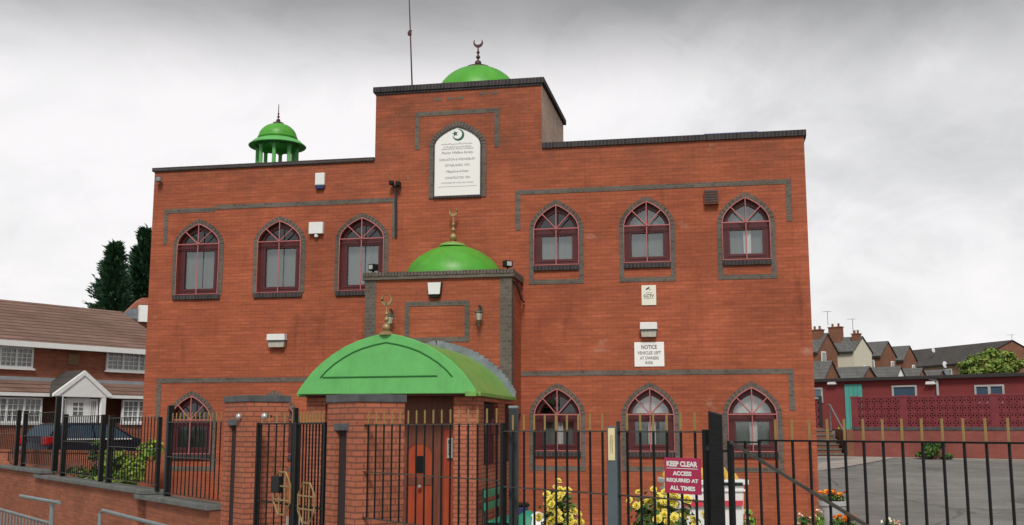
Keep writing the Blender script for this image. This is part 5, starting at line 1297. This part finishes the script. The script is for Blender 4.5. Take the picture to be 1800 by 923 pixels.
# screen wall
wp = Plane(at(1497, 752, 41)[:2], (at(1800, 752, 37) - at(1497, 752, 41))[:2])
wl = wp.hit(1990, 752)[0]; zb_ = 1.0; z_band, z_top = 2.22, 3.46
sw_ = thing('screen_wall', 'maroon painted retaining wall topped with pierced decorative blocks', 'wall', wp.w(0, 0, 0), wp.rz)
m = MB(); m.box(0, 0, zb_, wl, .25, z_band); m.build('brickwork', M['maroon_wall'], sw_)
m = MB(); m.box(0, -.02, z_band, wl, .27, z_band + .11); m.build('band_course', M['blue_cap'], sw_, bevel=.01)
z0 = z_band + .112; rows = 4; bs = (z_top - .06 - z0)/rows
# one pierced block, repeated in one mesh (a pattern of the wall)
pier_x = [0.0, wp.hit(1583, 752)[0], wp.hit(1743, 752)[0], wp.hit(1930, 752)[0]]
m = MB(); x_ = .24
def blockmesh(mb, x, z, s, sw=None):
    k0 = len(mb.v); t_ = .032; y0, y1 = .03, .21
    mb.box(x, y0, z, x + s, y1, z + t_); mb.box(x, y0, z + s - t_, x + s, y1, z + s - .004); mb.box(x, y0 + .002, z + t_, x + t_, y1 - .002, z + s - t_); mb.box(x + s - t_, y0 + .002, z + t_, x + s - .004, y1 - .002, z + s - t_)
    c0, c1 = x + t_, x + s - t_; d0_, d1_ = z + t_, z + s - t_
    w_ = .026
    for (p, q_) in (((c0, d0_), (c1, d1_)), ((c0, d1_), (c1, d0_))):
        dx, dz = q_[0]-p[0], q_[1]-p[1]; L_ = math.hypot(dx, dz); nx, nz = -dz/L_*w_, dx/L_*w_
        mb.add([(p[0]+nx, y0 + .01, p[1]+nz), (p[0]-nx, y0 + .01, p[1]-nz), (q_[0]-nx, y0 + .01, q_[1]-nz), (q_[0]+nx, y0 + .01, q_[1]+nz), (p[0]+nx, y1 - .01, p[1]+nz), (p[0]-nx, y1 - .01, p[1]-nz), (q_[0]-nx, y1 - .01, q_[1]-nz), (q_[0]+nx, y1 - .01, q_[1]+nz)],
               [(0,1,2,3),(7,6,5,4),(0,4,5,1),(2,6,7,3),(1,5,6,2),(3,7,4,0)])
    # curved petals in the corners
    for sx, sz in ((1, 1), (1, -1), (-1, 1), (-1, -1)):
        cx_, cz_ = x + s/2 + sx*s*.5, z + s/2
        pts = [(cx_ - sx*s*.36*math.cos(t), .12, cz_ + sz*s*.36*math.sin(t)) for t in (0, .5, 1.0, 1.5)]
        mb.tube(pts, .016, 4)
    if sw:
        for v in range(k0, len(mb.v)): X_, Y_, Z_ = mb.v[v]; mb.v[v] = (x + (X_ - x)*sw/s, Y_, Z_)
for pa_, pz_ in zip(pier_x, pier_x[1:] + [wl]):
    a_, b_ = pa_ + .242, pz_ - .002; nb_ = max(1, round((b_ - a_)/bs)); bw_ = (b_ - a_)/nb_
    for i in range(nb_):
        for r_ in range(rows): blockmesh(m, a_ + i*bw_, z0 + r_*bs, bs, bw_)
m.build('pierced_block', M['maroon_block'], sw_)
for p in pier_x:
    m = MB(); m.box(p, .03, z0, p + .24, .21, z_top + .02); m.build('pier', M['maroon_block'], sw_, bevel=.008)
m = MB(); m.box(-.02, .02, z_top - .058, wl, .22, z_top); m.build('coping', M['maroon_block'], sw_, bevel=.008)
# kerb at foot of the wall
kb = MB(); kb.box(.6, -.55, .9, wl, -.02, 1.26); o = struct(kb.build('kerb', M['paving'], bevel=.02)); o.location = wp.w(0, 0, 0); o.rotation_euler = (0, 0, wp.rz)
# raised terrace between wall and shed
tr_ = MB(); tr_.box(-4, .27, 1.0, wl, 6, 2.20); o = struct(tr_.build('terrace', M['concrete'])); o.location = wp.w(0, 0, 0); o.rotation_euler = (0, 0, wp.rz)
# concrete apron
a = [at(1425, 838, 32.5), at(1480, 831, 34), at(1560, 813, 38), at(1578, 808.5, 39.2), at(1440, 804, 41.2), at(1380, 806, 41)]
mb = MB(); N = len(a); vs = [(p.x, p.y, gz(p.y) + .065) for p in a]; mb.add(vs, [tuple(range(N))]); struct(mb.build('apron', M['concrete']))
# steps up to the terrace
sp0 = at(1431, 806, 40.4); sp1 = at(1484, 806, 40.4)
stp = thing('garden_steps', 'brick steps with pale nosings climbing to the maroon shed', 'steps', (sp0.x, sp0.y, gz(40.4)), 0)
Lw = sp1.x - sp0.x; n = 6; rise = (2.24 - gz(40.4))/n
for k_ in range(n):
    m = MB(); m.box(0, k_*.28, 0, Lw, n*.28 + 1.6, (k_ + 1)*rise - .05) if k_ == 0 else m.box(.004*k_, k_*.28, k_*rise - .05, Lw - .004*k_, n*.28 + 1.6, (k_ + 1)*rise - .05); o = m.build('riser', M['garden_brick'] if 0 else M['far_brick'], stp)
    m = MB(); m.box(-.01, k_*.28 - .03, (k_ + 1)*rise - .05, Lw + .01, k_*.28 + .25, (k_ + 1)*rise); m.build('tread', M['stone'], stp)
for x_ in (-.02, Lw + .05):
    m = MB(); m.tube([(x_, 0, .95), (x_, n*.28, n*rise + .95), (x_, n*.28 + .5, n*rise + .95)], .026, 8); m.tube([(x_, 0, 0), (x_, 0, .95)], .022, 8); m.tube([(x_, n*.28, n*rise - .2), (x_, n*.28, n*rise + .95)], .022, 8); m.build('handrail', M['steel'], stp)
m = MB(); m.box(-.45, -.1, 0, -.08, n*.28, n*rise + .1); m.build('cheek_wall', M['far_brick'], stp); m = MB(); m.box(Lw + .1, -.1, 0, Lw + .34, n*.28, n*rise + .02); m.build('cheek_wall', M['far_brick'], stp)
# dark screen left of the steps
q0 = wp.hit(1425, 752)[0]
ls = thing('screen_panel', 'short maroon pierced block screen between mosque and steps', 'wall', at(1446, 752, 43).xy.to_3d(), rad(6))
m = MB(); m.box(-2.5, 0, 1.0, 0, .2, 2.3); m.build('brickwork', M['maroon_wall'], ls)
m = MB(); 
for i in range(8):
    for r_ in range(4): blockmesh(m, -2.4 + i*.29, 2.3 + r_*.28, .28)
m.build('pierced_block', M['maroon_block'], ls); m = MB(); m.box(-.12, .0, 2.3, .02, .22, 3.55); m.build('end_post', M['blackmetal'], ls); m = MB(); m.box(-2.5, -.02, 3.43, -.125, .24, 3.5); m.build('coping', M['steel'], ls)
# shed
sp = Plane(at(1500, 752, 46)[:2], wp.d[:2])
def S(px, py): return sp.hit(px, py)
shx0, shx1 = S(1380, 700)[0], S(2000, 700)[0]; zr = S(1615, 661)[1]
shed = thing('shed', 'long flat roofed maroon shed with teal door', 'shed', sp.w(0, 0, 0), sp.rz)
m = MB(); m.box(shx0, 0, 2.0, shx1, 6, zr - .14); m.build('wall', M['maroon_clad'], shed)
m = MB(); m.box(shx0 - .1, -.22, zr - .14, shx1, 6.2, zr); m.build('roof', M['felt'], shed, bevel=.02)
x0, z1 = S(1485, 676); x1, z0 = S(1519, 754)
m = MB(); m.box(x0, -.05, 2.22, x1, -.003, z1); dd = m.build('door', M['teal'], shed, bevel=.006)
m = MB(); 
for k_ in (.25, .5, .75): m.box(x0 + (x1-x0)*k_ - .006, -.055, 2.25, x0 + (x1-x0)*k_ + .006, -.051, z1 - .04)
m.build('board_joint', M['green_dark'], dd); m = MB(); m.box(x1 - .14, -.09, 3.15, x1 - .09, -.055, 3.3); m.build('handle', M['silver'], dd)
for (p0, p1, q0_, q1_) in ((1420, 1447, 682, 702), (1568, 1613, 678, 702), (1713, 1767, 677, 702)):
    x0, z1 = S(p0, q0_); x1, z0 = S(p1, q1_)
    z0, z1 = min(z0, z1) - .15, max(z0, z1)
    m = MB(); t_ = .07; m.box(x0, -.06, z1 - t_, x1, .02, z1); m.box(x0, -.06, z0, x1, .02, z0 + t_); m.box(x0, -.058, z0 + t_, x0 + t_, .02, z1 - t_); m.box(x1 - t_, -.058, z0 + t_, x1, .02, z1 - t_)
    if p0 == 1713: m.box((x0+x1)/2 - .05, -.055, z0 + t_, (x0+x1)/2 + .05, .02, z1 - t_)
    W = m.build('window', M['urn'], shed)
    m = MB(); m.box(x0 + t_, -.02, z0 + t_, x1 - t_, -.003, z1 - t_); m.build('pane', M['carglass'], W)
x_, z_ = S(1649, 680); m = MB(); m.tube([(x_, -.08, z_ + .25), (x_, -.08, 2.3)], .05, 8); m.tube([(x_ - .3, -.1, z_ + .33), (x_, -.08, z_ + .25)], .05, 8); m.build('downpipe', M['urn'], shed)
for lab, p in (('pale floodlight on the shed left of the teal door', 1465), ('pale floodlight on the shed above the pierced wall', 1638)):
    x_, z_ = S(p, 677); t = thing('shed_light', lab, 'wall light', sp.w(x_, -.005, z_), sp.rz, 'floodlights on the maroon shed')
    m = MB(); m.prism([(-.16, .14), (.16, .14), (.2, .03), (-.2, .03)], -.2, -.04); m.build('hood', M['plastic'], t, bevel=.01); m = MB(); m.box(-.14, -.17, 0, .14, -.05, .029); m.build('lens', M['lens'], t); m = MB(); m.box(-.04, -.04, .03, .04, 0, .12); m.build('bracket', M['blackmetal'], t)
# bush at the foot of the wall
bush('round green bush against the foot of the maroon wall', 1640, 772, 38.2, .62, 1500, 51, M['leaf'], .13)
small_plant('grassy weeds at the top of the garden steps', 1470, 752, 42.6, .35, 52, M['leaf_light'])
